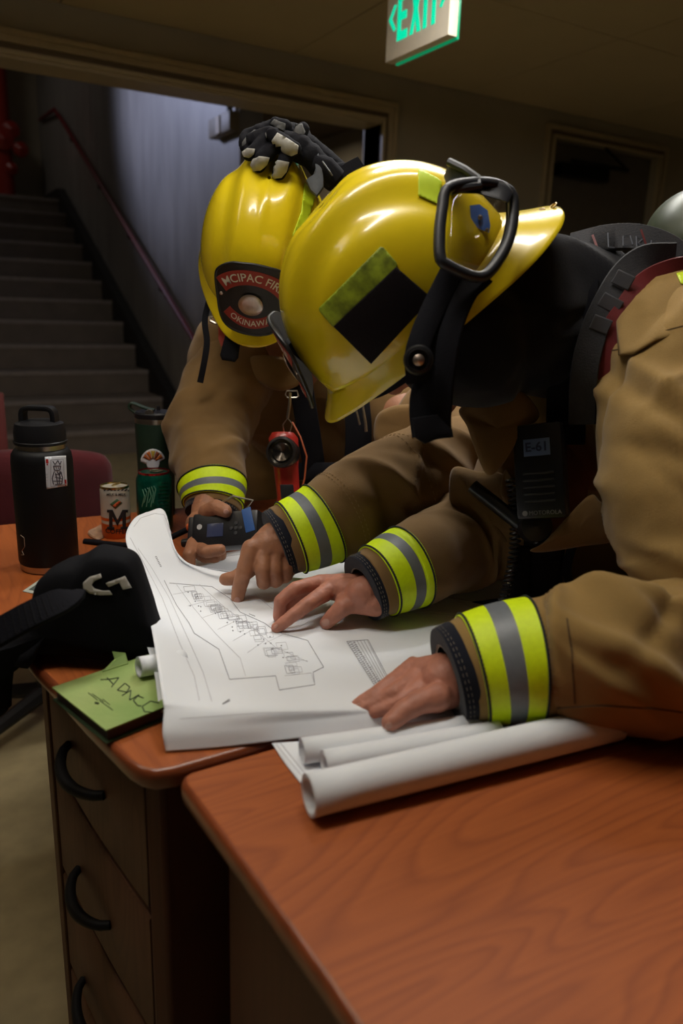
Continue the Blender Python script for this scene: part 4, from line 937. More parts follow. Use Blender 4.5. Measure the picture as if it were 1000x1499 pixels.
def person(label, joints, hands, sk, loc):
    bm = bmesh.new(); J = {k: np.array(v, float) for k, v in joints.items()}
    def c_(a, ra, b, rb): cap(bm, J[a], ra, J[b], rb)
    c_('pelvis', .12, 'chest', .115); c_('chest', .115, 'neck', .07); c_('neck', .058, 'head', .06)
    for s in 'lr':
        c_('chest', .09, s + 'sh', .062); c_(s + 'sh', .055, s + 'el', .042); c_(s + 'el', .040, s + 'wr', .026)
        c_('pelvis', .10, s + 'hip', .09); c_(s + 'hip', .085, s + 'kn', .055); c_(s + 'kn', .053, s + 'an', .036); c_(s + 'an', .036, s + 'toe', .03)
    hd, fw, hu = J['head'], nv(J['face'] - J['head']), nv(J['crown'] - J['head']); hu = nv(hu - fw * np.dot(hu, fw)); sd = np.cross(hu, fw)
    M = mtx((0, 0, 0), fw, sd, hu)
    def hp(a, b, c): return hd + fw * a + sd * b + hu * c
    ell(bm, hp(-.01, 0, .03), .095, .075, .095, M); ell(bm, hp(.025, 0, -.045), .062, .056, .07, M)     # skull, jaw
    cap(bm, hp(.088, 0, .0), .010, hp(.104, 0, -.028), .014); cap(bm, hp(.068, -.022, -.052), .012, hp(.068, .022, -.052), .012)   # nose, lips
    ell(bm, hp(.072, 0, -.095), .020, .024, .018, M); cap(bm, hp(.083, -.035, .018), .009, hp(.083, .035, .018), .009)
    for s in (-1, 1): ell(bm, hp(-.005, s * .078, -.01), .018, .009, .032, M); ell(bm, hp(.055, s * .045, -.028), .022, .02, .02, M)
    vs, fs = union(bm, .0075, 3)
    mb = MB(); mb.add(vs, fs)
    for h in hands:
        v2, f2 = union(h, .0016, 7, .45)
        n2 = normals(v2, f2)
        for i, v in enumerate(v2): v2[i] = v + n2[i] * (.0006 * noise.noise(Vector(v * 90)) + .00035 * noise.noise(Vector(v * 260)))
        mb.add(v2, f2)
    o = mb.build('person', sk, None, smooth=180); tag(o, label, 'person')
    for s in (-1, 1):
        q = hp(.082, s * .030, .0); me = MB(); me.lathe([(0, -.010), (.006, -.009), (.0105, -.003), (.0115, .0), (.0105, .004), (.006, .009), (0, .0105)], frame(q, sd, fw), 16).build('eye', mat('eye_white', (.6, .58, .55), .25), o)
    return o, hp
def nail(par, x, y, rx, ry, ang=0):
    t = bvh(par); a0 = math.radians(ang)
    pts = [(x + rx * math.cos(a) * math.cos(a0) - ry * math.sin(a) * math.sin(a0), y + rx * math.cos(a) * math.sin(a0) + ry * math.sin(a) * math.cos(a0)) for a in np.linspace(0, 2 * PI, 17)[:-1]]
    decal(t, pts, 'fingernail', nailm, par, 2, .0, .0005)
def sleeve(par, rows, name='sleeve', m_=tan, n=150, k=72, folds=(), band=None, cuff=None, flat=1., seed=0, amp=.004, sag=.0, stitch=None, upv=(0, 0, 1)):
    """rows: (world x,y,z, radius); band=(s0,s1) fractions; cuff fraction end"""
    c = spline(rows, n); ctr = c[:, :3]; rad = c[:, 3]
    seg = np.r_[0, np.cumsum(np.linalg.norm(np.diff(ctr, axis=0), axis=1))]; L_ = seg[-1]
    fr_ = []; prev = np.array(upv, float)
    for i in range(n):
        t = nv(ctr[min(i + 1, n - 1)] - ctr[max(i - 1, 0)]); u = nv(prev - t * np.dot(prev, t)); prev = u; fr_.append((t, u, np.cross(t, u)))
    def off(s, a, r):
        d = 0
        for (s0, a0, slope, w, wa, h) in folds:
            da = (a - a0 + PI) % (2 * PI) - PI
            d += 1.15 * h * math.exp(-abs((s - s0 - slope * da) / w) ** 1.6) * math.exp(-(da / wa) ** 2)
        q = Vector((math.cos(a) * r * 14 + seed, math.sin(a) * r * 14, s * 20))
        d += amp * (noise.noise(q) + .45 * noise.noise(q * 2.3)); return d
    def ring(i, extra=0., damp=1., kk=k):
        t, u, w = fr_[i]; out = []
        for j in range(kk):
            a = 2 * PI * j / kk; r = rad[i] + off(seg[i], a, rad[i]) * damp + extra
            out.append(ctr[i] + u * math.cos(a) * r * flat + w * math.sin(a) * r)
        return out
    def damp(i):
        f = i / (n - 1)
        if band: 
            lo, hi = band; x = max(lo - f, f - hi, 0) / .06; return min(1, .25 + x)
        return 1
    i0 = int(cuff * (n - 1)) if cuff else 0
    outer = [ring(i, 0, damp(i)) for i in range(i0, n)]
    inn = [ring(i0, -.006, damp(i0)), ring(i0 + 2, -.010, damp(i0))]
    o = MB().loft(list(reversed(inn)) + outer, cap=True).build(name, m_, par, smooth=180)
    if cuff:
        e = max(1, i0); cr_ = [ring(0, -.016, .2), ring(0, -.003, .2), ring(0, .001, .2)] + [ring(i, .001 - .001 * (i / e), .2) for i in range(1, e + 4)] + [ring(e + 3, -.008, .2)]
        cf = MB().loft(cr_, cap=False).build('cuff', navy, o, smooth=60)
        mb = MB()
        for f in (.30, .62):
            i = max(1, int(f * e)); rg = ring(i, .0014, .2, 96)
            for j in range(0, 96, 1):
                if j % 2 == 0: mb.tube([rg[j], rg[(j + 1) % 96]], .0003, 4)
        mb.build('stitching', stm, cf)
        # knitted wristlet inside
        i = 2; mb = MB(); mb.loft([[ctr[0] + (p - ctr[0]) * .62 + fr_[0][0] * .001 for p in ring(0, 0, .2)], [ctr[0] + (p - ctr[0]) * .74 + fr_[0][0] * .0 for p in ring(0, 0, .2)], [ctr[i] + (p - ctr[i]) * .9 for p in ring(i, 0, .2)]], cap=False)
        mb.build('wristlet', wrist_m, o, smooth=180)
    if band:
        a_, b_ = int(band[0] * (n - 1)), int(band[1] * (n - 1)); N = b_ - a_
        def mi(i, j):
            f = (i - 1) / max(1, N); return 1 if .36 < f < .64 else 0
        rg = [ring(a_, .0005, damp(a_))] + [ring(i, .0022, damp(i)) for i in range(a_, b_ + 1)] + [ring(b_, .0005, damp(b_))]
        bd = MB().loft(rg, cap=False, mis=mi).build('reflective_band', [fl, gry], o, smooth=70)
        mb = MB()
        for i in (a_ + max(1, int(N * .035)), b_ - max(1, int(N * .035))):
            rg = ring(i, .0030, damp(i), 90); mb.tube(rg, .0013, 6, closed=True)
            for j in range(0, 90, 1): mb.tube([rg[j] + fr_[i][0] * .0016, rg[(j + 1) % 90] + fr_[i][0] * (.0002)], .0004, 4, 0)
        mb.build('edge_stitch', stn, bd)
    if stitch:
        mb = MB()
        for f in stitch:
            i = int(f * (n - 1)); rg = ring(i, .0008, damp(i), 110)
            for j in range(0, 110, 2): mb.tube([rg[j], rg[j + 1]], .00045, 4)
        mb.build('stitching', stb, o)
    return o
def W_(p, r): return (*p, r)
# =========================================================== front right firefighter (bending from the right)
zT = .752
wrL = PZ(640, 1003, .785)
# near hand: flat on the sheets, fingers fanning left
def z_(x, y, z): return (x, y, zd(x, y, z))
h4 = hand_bm([((*z_(650, 985, .795),), .022, (*z_(612, 985, .786),), .017), ((*z_(655, 1010, .788),), .020, (*z_(612, 1003, .782),), .015), ((*z_(640, 1020, .783),), .017, (*z_(610, 1020, .778),), .013), ((*z_(690, 985, .80),), .026, (*z_(650, 995, .795),), .024)],
     [[(*z_(606, 976, .789), .0115), (*z_(575, 1000, .785), .0100), (*z_(548, 1018, .776), .0088), (*z_(524, 1032, .766), .0074)],
      [(*z_(610, 992, .788), .0115), (*z_(580, 1013, .784), .0094), (*z_(554, 1026, .773), .0084), (*z_(533, 1036, .766), .0072)],
      [(*z_(616, 1007, .786), .0115), (*z_(590, 1025, .779), .0092), (*z_(568, 1036, .771), .0080), (*z_(549, 1043, .765), .0068)],
      [(*z_(640, 1020, .793), .0150), (*z_(614, 1028, .792), .0122), (*z_(590, 1042, .786), .0108), (*z_(572, 1058, .779), .0092)],
      [(*z_(616, 1010, .778), .0100), (*z_(598, 1022, .770), .0088), (*z_(575, 1034, .764), .0070)]])
# far hand: index straight, middle bent behind it, thumb tip on the sheet
h3 = hand_bm([((*z_(548, 868, .800),), .020, (*z_(490, 862, .795),), .0165), ((*z_(550, 884, .790),), .017, (*z_(505, 882, .786),), .014), ((*z_(562, 856, .806),), .022, (*z_(530, 868, .802),), .022), ((*z_(525, 855, .802),), .016, (*z_(470, 855, .795),), .0135)],
     [[(*z_(482, 864, .795), .0125), (*z_(448, 886, .788), .0100), (*z_(424, 905, .774), .0088), (*z_(405, 919, .7625), .0075)],
      [(*z_(470, 853, .796), .0122), (*z_(432, 862, .800), .0100), (*z_(410, 880, .785), .0088), (*z_(408, 903, .764), .0078)],
      [(*z_(460, 858, .789), .0115), (*z_(440, 868, .789), .0095), (*z_(425, 885, .775), .0082), (*z_(424, 898, .764), .0070)],
      [(*z_(522, 878, .792), .0155), (*z_(502, 889, .785), .0125), (*z_(488, 902, .773), .0108), (*z_(478, 912, .7625), .0092)]])
J1 = dict(pelvis=(1.24, .93, .90), chest=(1.02, .86, 1.04), neck=P(800, 470, 1.07), head=P(612, 446, .97) - u1 * .03 - f1 * .005,
          lsh=P(985, 500, .98), lel=P(1090, 915, .85), lwr=PZ(672, 992, .797), rsh=P(820, 600, 1.28), rel=P(725, 770, 1.16), rwr=PZ(565, 862, .806),
          lhip=(1.30, .80, .86), lkn=(1.26, .78, .48), lan=(1.32, .76, .08), ltoe=(1.18, .76, .035), rhip=(1.28, 1.06, .86), rkn=(1.22, 1.10, .48), ran=(1.30, 1.12, .08), rtoe=(1.16, 1.12, .035))
J1['face'] = np.array(J1['head']) + f1 * .1; J1['crown'] = np.array(J1['head']) + u1 * .1
p1, hp1 = person('firefighter in tan coat bending over the plans from the right, nearest the camera', J1, [h4, h3], skin2, (1.25, .93, 0))
OM[p1] = Matrix.Identity(4)
# near sleeve: cuff -> elbow -> shoulder
rows = [(*PZ(655, 990, .800), .0505), (*PZ(690, 980, .806), .057), (*PZ(745, 970, .814), .063), (*PZ(800, 966, .818), .067), (*P(880, 963, .775), .072), (*P(970, 962, .79), .078), (*P(1050, 952, .812), .085), (*P(1082, 892, .84), .090), (*P(1040, 800, .86), .094), (*P(1002, 710, .885), .094), (*P(992, 610, .925), .093), (*P(1002, 520, .97), .092), (*P(1030, 480, 1.02), .080)]
rf = random.Random(11); fo_ = [(.128, .2, .0, .009, .7, .010), (.145, 1.2, .05, .009, .8, .008), (.165, .1, .03, .012, .7, .014), (.175, 1.1, .07, .010, .8, .011), (.192, .5, -.05, .009, .6, -.008), (.205, 1.6, .08, .011, .9, .013), (.228, .7, .08, .012, .8, .014), (.245, 1.7, -.07, .010, .8, .009), (.262, 1.0, .09, .012, .9, .013), (.28, .2, .06, .012, .8, .012)]
for i in range(40):
    x = .30 + i * .0125 + rf.uniform(-.008, .008); sg_ = 1 if i % 3 else -1
    fo_.append((x, rf.uniform(-3.1, 3.1), rf.choice((-1, 1)) * rf.uniform(.03, .11), rf.uniform(.009, .016), rf.uniform(.5, .95), sg_ * rf.uniform(.006, .011)))
s1l = sleeve(p1, rows, 'sleeve', tan, 200, 96, fo_, band=(.085, .225), cuff=.045, seed=1, amp=.0045, stitch=(.262, .272))
rows = [(*PZ(531, 862, .803), .046), (*PZ(560, 848, .812), .050), (*PZ(585, 836, .818), .055), (*PZ(615, 822, .825), .060), (*P(670, 795, 1.13), .068), (*P(735, 765, 1.15), .078), (*P(775, 700, 1.17), .085), (*P(790, 640, 1.2), .085), (*P(815, 600, 1.25), .08)]
fo_ = [(.17, 1.0, .03, .010, .9, .008), (.20, 2.2, -.03, .012, 1., .009), (.23, .2, .04, .012, 1., .009), (.26, 1.6, .05, .012, .9, .010), (.29, 3.0, -.04, .012, .9, .009), (.32, .9, .05, .014, .9, .010), (.36, 2.2, .04, .014, .9, .008)]
s1r = sleeve(p1, rows, 'sleeve', tan_d, 160, 84, fo_, band=(.10, .315), cuff=.05, seed=5, amp=.0045)
ts_ = bvh(s1l); mb = MB(); seam = mat('seam_brown', (.10, .06, .025), .9)
for ln in ([(906, 512), (935, 500), (965, 487), (1000, 478)], [(893, 472), (902, 496), (912, 512)], [(899, 468), (908, 492), (918, 508)], [(880, 530), (893, 514), (906, 512)], [(815, 1036), (880, 1032), (950, 1036), (1000, 1042)], [(830, 905), (838, 960), (842, 1030)]): strip(ts_, ln, .0016, mb, .0008, 4)
mb.build('seam', seam, s1l)
# coat body
bm = bmesh.new(); a = lambda k: np.array(J1[k])
cap(bm, a('pelvis'), .185, a('chest'), .175); cap(bm, a('chest'), .17, P(960, 560, 1.08), .125); cap(bm, a('chest'), .16, P(850, 600, 1.2), .125); cap(bm, P(1000, 520, 1.04), .10, P(850, 590, 1.2), .10)
cap(bm, P(1000, 510, 1.02), .088, P(1010, 540, .99), .088); cap(bm, (1.24, .93, .92), .19, (1.26, .93, .66), .215); cap(bm, P(800, 520, 1.08), .07, P(780, 590, 1.10), .06)
vs, fs = union(bm, .009, 6); vs = wrinkle(vs, fs, .011, (7, 7, 11), 4, .003)
mb = MB(); mb.add(vs, fs); coat1 = mb.build('coat', tan, p1, smooth=180)
# shoulder yoke seam and flaps
pillow(np.array([P(905, 520, .915), P(902, 470, .935), P(925, 430, .95), P(960, 402, .955), P(1015, 392, .96), P(1060, 400, .96), P(1060, 470, .90), P(1010, 488, .88), P(960, 500, .885), P(925, 520, .895)]), nv(CAM - P(960, 450, .93)) , .05, 8, dish=.7).build('shoulder_flap', tan, p1, smooth=180)
decal(bvh(kid(p1, 'shoulder_flap') if False else [c for c in p1.children if c.name.startswith('shoulder_flap')][0]), [(990, 402), (1010, 396), (1030, 410), (1010, 420), (996, 416)], 'reflective_dot', lime, [c for c in p1.children if c.name.startswith('shoulder_flap')][0], 5, .0005, .001)
# trousers and boots
def legs(par, J):
    bm = bmesh.new(); g = lambda k: np.array(J[k], float)
    cap(bm, g('pelvis'), .17, g('pelvis') + (0, 0, -.08), .18)
    for s in 'lr': cap(bm, g(s + 'hip'), .125, g(s + 'kn'), .095); cap(bm, g(s + 'kn'), .095, g(s + 'an') + (0, 0, .08), .085)
    vs, fs = union(bm, .012, 5); vs = wrinkle(vs, fs, .010, (8, 8, 10), 8, .002); mb = MB(); mb.add(vs, fs); mb.build('trousers', trou, par, smooth=180)
    for s in 'lr':
        bm = bmesh.new(); cap(bm, g(s + 'an') + (0, 0, .12), .06, g(s + 'an'), .058); cap(bm, g(s + 'an') + (0, 0, -.02), .055, g(s + 'toe') + (0, 0, .015), .05)
        vs, fs = union(bm, .009, 3); vs[:, 2] = np.maximum(vs[:, 2], .002); mb = MB(); mb.add(vs, fs); mb.build('boot', bootm, par, smooth=180)
legs(p1, J1)
# black hood draped from helmet to shoulders
bm = bmesh.new()
for (x, y, d, r, x2, y2, d2, r2) in ((700, 440, 1.02, .075, 770, 450, 1.03, .085), (770, 450, 1.03, .095, 845, 450, 1.06, .085), (740, 490, 1.0, .07, 800, 500, 1.02, .07), (660, 470, 1.0, .065, 720, 500, 1.0, .07), (760, 400, 1.05, .05, 850, 395, 1.08, .045), (640, 470, .99, .088, 680, 500, .99, .085), (650, 520, .98, .06, 700, 540, .99, .055)): cap(bm, P(x, y, d), r, P(x2, y2, d2), r2)
vs, fs = union(bm, .007, 8); vs = wrinkle(vs, fs, .010, (9, 9, 12), 6, .002); mb = MB(); mb.add(vs, fs); mb.build('hood', cloth('hood_black', (.008, .008, .012), (.006, .006, .009)), p1, smooth=180)
# collar flap + storm flap on the chest
tanv = tan_d
def flap(par, pts, name, m_=tan_d, th=.010, nrm=None, k=5):
    q = np.array([P(*p) for p in pts]); q = closed_spline(q, 72); return pillow(q, nrm if nrm is not None else nv(CAM - q.mean(0)), th, k, dish=.6).build(name, m_, par, smooth=180)
flap(p1, [(672, 600, 1.0), (700, 585, .99), (745, 570, .99), (768, 575, .99), (790, 608, 1.0), (765, 632, .99), (752, 655, .985), (728, 690, .98), (712, 694, .98), (696, 660, .985), (684, 625, .99)], 'collar', tan_d, .022)
flap(p1, [(776, 806, 1.0), (800, 790, .99), (860, 727, .975), (880, 735, .97), (905, 750, .97), (900, 790, .98), (850, 800, .99), (800, 808, 1.0)], 'pocket_flap', tan_d, .018)
flap(p1, [(738, 690, 1.03), (752, 700, 1.02), (800, 775, 1.0), (792, 784, 1.0), (765, 765, 1.02), (735, 730, 1.04)], 'storm_flap', tan_d, .010)
flap(p1, [(660, 690, 1.10), (700, 690, 1.09), (745, 700, 1.07), (790, 780, 1.05), (790, 830, 1.08), (735, 850, 1.12), (700, 830, 1.13), (665, 780, 1.13)], 'coat_front', tan_d, .07)
# =========================================================== rear left firefighter
h1 = hand_bm([((292, 768, 1.29), .024, (325, 762, 1.27), .022), ((300, 800, 1.29), .020, (318, 812, 1.27), .016), ((296, 775, 1.29), .022, (300, 800, 1.28), .020), ((305, 735, 1.32), .028, (300, 770, 1.29), .026)],
     [[(303, 750, 1.22, .0145), (316, 742, 1.20, .0125), (330, 748, 1.19, .0110)],
      [(288, 800, 1.22, .0115), (302, 808, 1.17, .0105), (322, 805, 1.165, .0095)],
      [(290, 808, 1.23, .0115), (300, 815, 1.20, .0105), (316, 816, 1.19, .0090)],
      [(284, 795, 1.21, .0115), (277, 812, 1.18, .0105), (278, 832, 1.18, .0092)]])
h2 = hand_bm([((425, 795, 1.10), .027, (392, 800, 1.085), .024), ((430, 815, 1.10), .022, (408, 822, 1.09), .019), ((398, 785, 1.09), .020, (372, 805, 1.075), .015), ((420, 782, 1.105), .022, (385, 805, 1.085), .020), ((455, 790, 1.12), .028, (425, 800, 1.10), .027)],
     [[(368, 803, 1.072, .0140), (357, 838, 1.062, .0118), (350, 862, 1.066, .0105), (347, 880, 1.070, .0092)],
      [(385, 812, 1.072, .0130), (384, 836, 1.060, .0110), (386, 853, 1.066, .0102), (394, 850, 1.085, .0088)],
      [(402, 812, 1.078, .0125), (402, 836, 1.068, .0105), (404, 851, 1.074, .0098), (410, 846, 1.09, .0085)],
      [(418, 812, 1.088, .0120), (418, 832, 1.08, .0098), (419, 845, 1.085, .0088), (424, 838, 1.10, .0080)],
      [(380, 818, 1.085, .0150), (358, 838, 1.085, .0125), (345, 846, 1.082, .0112), (330, 848, 1.082, .0092)]])
J2 = dict(pelvis=(.98, 1.95, .92), chest=P(470, 600, 1.72), neck=P(430, 500, 1.52), head=P(388, 372, 1.38) - u2 * .03 - f2 * .005,
          rsh=P(335, 545, 1.55), rel=P(295, 660, 1.45), rwr=P(305, 738, 1.33), lsh=P(590, 610, 1.5), lel=P(705, 690, 1.32), lwr=P(445, 792, 1.115),
          rhip=(.90, 2.0, .88), rkn=(.88, 1.92, .5), ran=(.90, 2.02, .08), rtoe=(.84, 1.9, .035), lhip=(1.1, 1.9, .88), lkn=(1.1, 1.82, .5), lan=(1.12, 1.92, .08), ltoe=(1.05, 1.8, .035))
J2['face'] = np.array(J2['head']) + f2 * .1; J2['crown'] = np.array(J2['head']) + u2 * .1
p2, hp2 = person('firefighter in brown coat leaning in from behind, holding a radio and pointing', J2, [h1, h2], skin, (0, 0, 0))
OM[p2] = Matrix.Identity(4)
rows = [(*P(404, 797, 1.11), .050), (*P(432, 785, 1.118), .055), (*P(462, 772, 1.13), .060), (*P(500, 752, 1.145), .068), (*P(545, 728, 1.17), .076), (*P(600, 708, 1.21), .086), (*P(655, 692, 1.27), .092), (*P(700, 675, 1.34), .090), (*P(680, 640, 1.42), .088), (*P(620, 615, 1.50), .085)]
fo_ = [(.205, 2.4, .05, .010, .8, .009), (.235, .6, -.06, .011, .8, .010), (.28, 1.6, .07, .012, .9, -.009), (.34, 1.2, .06, .014, .9, .010), (.15, 1.6, .0, .016, 1.2, -.010), (.175, .9, .03, .012, 1., .010), (.21, 2.0, -.04, .016, 1., .008), (.26, 1.0, .05, .018, 1., .008), (.31, 2.4, .04, .018, 1., .006)]
s2l = sleeve(p2, rows, 'sleeve', tan_d, 170, 90, fo_, band=(.085, .265), cuff=.045, seed=9, amp=.004, stitch=(.33, .342, .52, .53))
rows = [(*P(310, 752, 1.335), .046), (*P(312, 735, 1.345), .053), (*P(311, 712, 1.36), .060), (*P(308, 685, 1.385), .064), (*P(305, 655, 1.42), .072), (*P(312, 615, 1.46), .082), (*P(330, 570, 1.50), .086), (*P(355, 530, 1.55), .085)]
fo_ = [(.12, 1.2, .03, .012, 1., .010), (.16, 3.6, -.03, .014, 1.2, .012), (.19, 5.0, .04, .014, 1., .010), (.23, 4.2, -.05, .016, 1., .012), (.28, 3.2, .05, .016, 1., .009)]
s2r = sleeve(p2, rows, 'sleeve', tan_d, 150, 80, fo_, band=(.11, .30), cuff=.05, seed=13, amp=.005)
bm = bmesh.new(); a = lambda k: np.array(J2[k], float)
cap(bm, a('pelvis'), .17, a('chest'), .16); cap(bm, a('chest'), .15, P(370, 560, 1.62), .11); cap(bm, a('chest'), .15, P(590, 620, 1.62), .12); cap(bm, P(350, 530, 1.57), .10, P(410, 530, 1.6), .09); cap(bm, P(590, 620, 1.55), .10, P(500, 560, 1.6), .09)
cap(bm, (.98, 1.95, .92), .18, (1.0, 1.95, .68), .205)
vs, fs = union(bm, .010, 6); vs = wrinkle(vs, fs, .011, (7, 7, 10), 14, .003); mb = MB(); mb.add(vs, fs); coat2 = mb.build('coat', tan_d, p2, smooth=180)
flap(p2, [(362, 525, 1.46), (390, 520, 1.44), (430, 530, 1.42), (440, 560, 1.42), (410, 572, 1.43), (380, 560, 1.45), (364, 545, 1.46)], 'collar', tan_d, .03)
flap(p2, [(548, 622, 1.42), (558, 602, 1.41), (590, 592, 1.40), (625, 600, 1.40), (640, 650, 1.41), (590, 650, 1.41), (552, 650, 1.42)], 'shoulder_flap', tan_d, .035)
legs(p2, J2)
# dark straps on the rear firefighter
sr = thing('harness', 'black breathing harness straps on the chest of the rear firefighter', 'harness', P(500, 640, 1.4))
for pts, w in (([(440, 560, 1.43), (450, 620, 1.45), (460, 690, 1.5), (462, 760, 1.56)], .045), ([(520, 575, 1.42), (525, 630, 1.42), (520, 690, 1.46), (500, 750, 1.55)], .05), ([(420, 690, 1.52), (480, 690, 1.48), (540, 690, 1.46)], .035)):
    q = spline([[*P(*s)] for s in pts], 20); MB().ribbon(q, w, [nv(CAM - p) for p in q], .008).build('strap', blackc, sr, smooth=60)
MB().tube([P(518, 588, 1.37), P(524, 610, 1.37), P(527, 622, 1.37)], .0022, 8).tube([P(530, 592, 1.37), P(535, 620, 1.37), P(536, 632, 1.37)], .003, 8).build('wire_loop', steel, sr)
# nails
for x, y, rx, ry, an in ((347, 880, 4.6, 6.2, 8), (477, 911, 6.5, 5.2, -20), (404, 917, 3.4, 2.6, -35), (569, 1062, 5.5, 4.2, -40), (525, 1032, 3.5, 2.4, -35)):
    nail(p2 if x == 347 else p1, x, y, rx, ry, an)
nail(p2, 331, 749, 4.2, 3.4, 10); nail(p2, 278, 832, 3., 4., 0)
# chin strap and tag hanging at the rear helmet
def hang(name, label, cat, pts, w, m_=blackc, th=.004):
    q = spline([[*P(*s)] for s in pts], 26); o = MB().ribbon(q, w, [nv(CAM - p) for p in q], th).build(name, m_, None, smooth=60); tag(o, label, cat); return o
cs = thing('chin_strap', 'black chin strap dangling below the left side of the rear helmet', 'strap', P(302, 500, 1.36))
q = spline([[*P(*s)] for s in [(306, 440, 1.38), (300, 470, 1.35), (303, 500, 1.34), (299, 530, 1.34), (293, 560, 1.35)]], 26)
MB().ribbon(q, .011, [nv(CAM - p) for p in q], .004).build('strap', blackc, cs, smooth=60)
MB().tube([P(308, 464, 1.34), P(318, 462, 1.34), P(326, 464, 1.34), P(325, 471, 1.34), P(316, 474, 1.34), P(308, 470, 1.34)], .0028, 8, closed=True).build('buckle', steel, cs)
pillow(np.array([P(332, 482, 1.33), P(352, 500, 1.33), P(349, 524, 1.33), P(344, 530, 1.33), P(325, 527, 1.33), P(322, 520, 1.33)]), BK, .010, 4).build('strap_end', blackc, cs, smooth=60)
MB().prism([P(320, 478, 1.36), P(330, 478, 1.36), P(331, 500, 1.36), (P(324, 508, 1.36)), P(320, 496, 1.36)], BK * .002).build('red_tab', mat('tab_red', (.45, .05, .02), .6), cs)
# =========================================================== radios, lamp, air pack
def radio(name, label, O, ux, uy, uz, L_=.125, Wd_=.058, T_=.034):
    """local x: long axis (top end +x), y across, z out of the front face"""
    t = thing(name, label, 'radio', O); M = mtx(O, ux, uy, uz); return t, M
ux = nv(P(268, 790, 1.215) - P(385, 782, 1.175)); uz = nv(CAM - P(325, 778, 1.19)); uz = nv(uz + UP * .25); uz = nv(uz - ux * np.dot(ux, uz)); uy = np.cross(uz, ux)
O = P(330, 778, 1.205)
rt, M = radio('handheld_radio', 'black handheld radio gripped in the hand beside the curled sheet corner', O, ux, uy, uz)
rb = MB().box((-.062, -.029, -.018), (.052, .029, .016), M=M, bev=.005).build('body', blackp, rt)
MB().box((.050, -.026, -.016), (.062, .026, .012), M=M, bev=.004).build('top_cap', mat('cap_grey', (.02, .02, .023), .3), rt)
for yy, r_, cm in ((.014, .0075, blackp), (-.012, .0065, mat('knob_orange', (.55, .10, .02), .4))):
    Mk = M @ mtx((.060, yy, -.002), (0, 1, 0), (0, 0, 1), (1, 0, 0)); MB().lathe([(0, 0), (r_, 0), (r_ * 1.05, .004), (r_ * .95, .016 if cm is blackp else .009), (0, .017 if cm is blackp else .010)], Mk, 20).build('knob', cm, rt)
MB().box((-.004, -.010, .0155), (.024, .012, .0175), M=M, bev=.001).build('screen', mat('screen_blue', (.03, .035, .07), .2, emit=(.05, .06, .12), estr=.15), rt)
MB().lathe([(0, .0156), (.0045, .0156), (.0045, .0168), (0, .0168)], M @ Matrix.Translation((.038, -.006, 0)), 20).build('logo_disc', mat('logo_white', (.5, .5, .5), .5), rt)
mb = MB()
for i in range(2): mb.tube([M @ Vector((.0385 + .0008, -.0075 + i * .003, .0172)), M @ Vector((.0365, -.006 + (i - .5) * .003, .0172)), M @ Vector((.0385 + .0008, -.0045 + (i - 1) * .003, .0172))], .0004, 4)
mb.build('logo_mark', blackp, rt)
for i, (a_, b_) in enumerate(((-.018, 0), (-.026, .008), (-.026, -.008), (-.034, 0), (-.026, 0))): MB().lathe([(0, .0155), (.0032, .0155), (.003, .0172), (0, .0174)], M @ Matrix.Translation((a_, b_, 0)), 14).build('button', mat('button_grey', (.03, .03, .033), .5), rt)
MB().box((-.056, -.020, .0155), (-.040, .020, .0170), M=M @ Matrix.Rotation(.25, 4, 'Z'), bev=.001).build('name_label', mat('label_blue', (.03, .10, .32), .5), rt)
a0 = M @ Vector((.060, -.016, -.010)); q = spline([[*a0], [*P(225, 797, 1.27)], [*P(186, 798, 1.30)], [*P(124, 793, 1.33)]], 24)
MB().tube(q, [.0048] * 20 + [.0050, .0056, .0060, .0058], 12).build('antenna', blackc, rt)
MB().tube([M @ Vector((-.03, -.03, .0)), M @ Vector((-.05, -.045, .01)), M @ Vector((-.02, -.052, .02)), M @ Vector((.0, -.045, .015))], .0018, 8).build('lanyard_ring', steel, rt)
# second radio in the chest pocket, with its label
ux = nv(P(790, 640, 1.0) - P(797, 760, 1.0)); uz = nv(CAM - P(795, 700, .98)); uz = nv(uz + RT * -.25 + UP * .1); uz = nv(uz - ux * np.dot(ux, uz)); uy = np.cross(uz, ux); O = P(792, 690, .985)
rt2, M = radio('chest_radio', 'black radio with a pale blue unit tag in the chest pocket of the front coat', O, ux, uy, uz)
MB().box((-.062, -.032, -.018), (.062, .032, .016), M=M, bev=.006).build('body', blackp, rt2)
tg = MB().box((.020, -.017, .0158), (.042, .017, .0172), M=M, bev=.0005).build('unit_tag', mat('tag_pale_blue', (.10, .15, .28), .5), rt2)
lettering('E-61', .0165, lambda u, v: M @ Vector((.031 + v, -u, .0176)), 'lettering', mat('tag_ink', (.02, .03, .08), .6), tg, bold=.0004)
for i in range(5): MB().box((-.040 + i * .009, -.020, .0155), (-.037 + i * .009, .020, .0175), M=M, bev=.001).build('speaker_slot', mat('slot_grey', (.02, .02, .022), .6), rt2)
lettering('MOTOROLA', .0075, lambda u, v: M @ Vector((-.054 + v, -u - .006, .0166)), 'lettering', mat('logo_grey', (.22, .22, .22), .5), rt2)
MB().lathe([(0, .0156), (.0036, .0156), (.0036, .0166), (0, .0166)], M @ Matrix.Translation((-.054, .020, 0)), 18).build('logo_disc', MATS['logo_grey'], rt2)
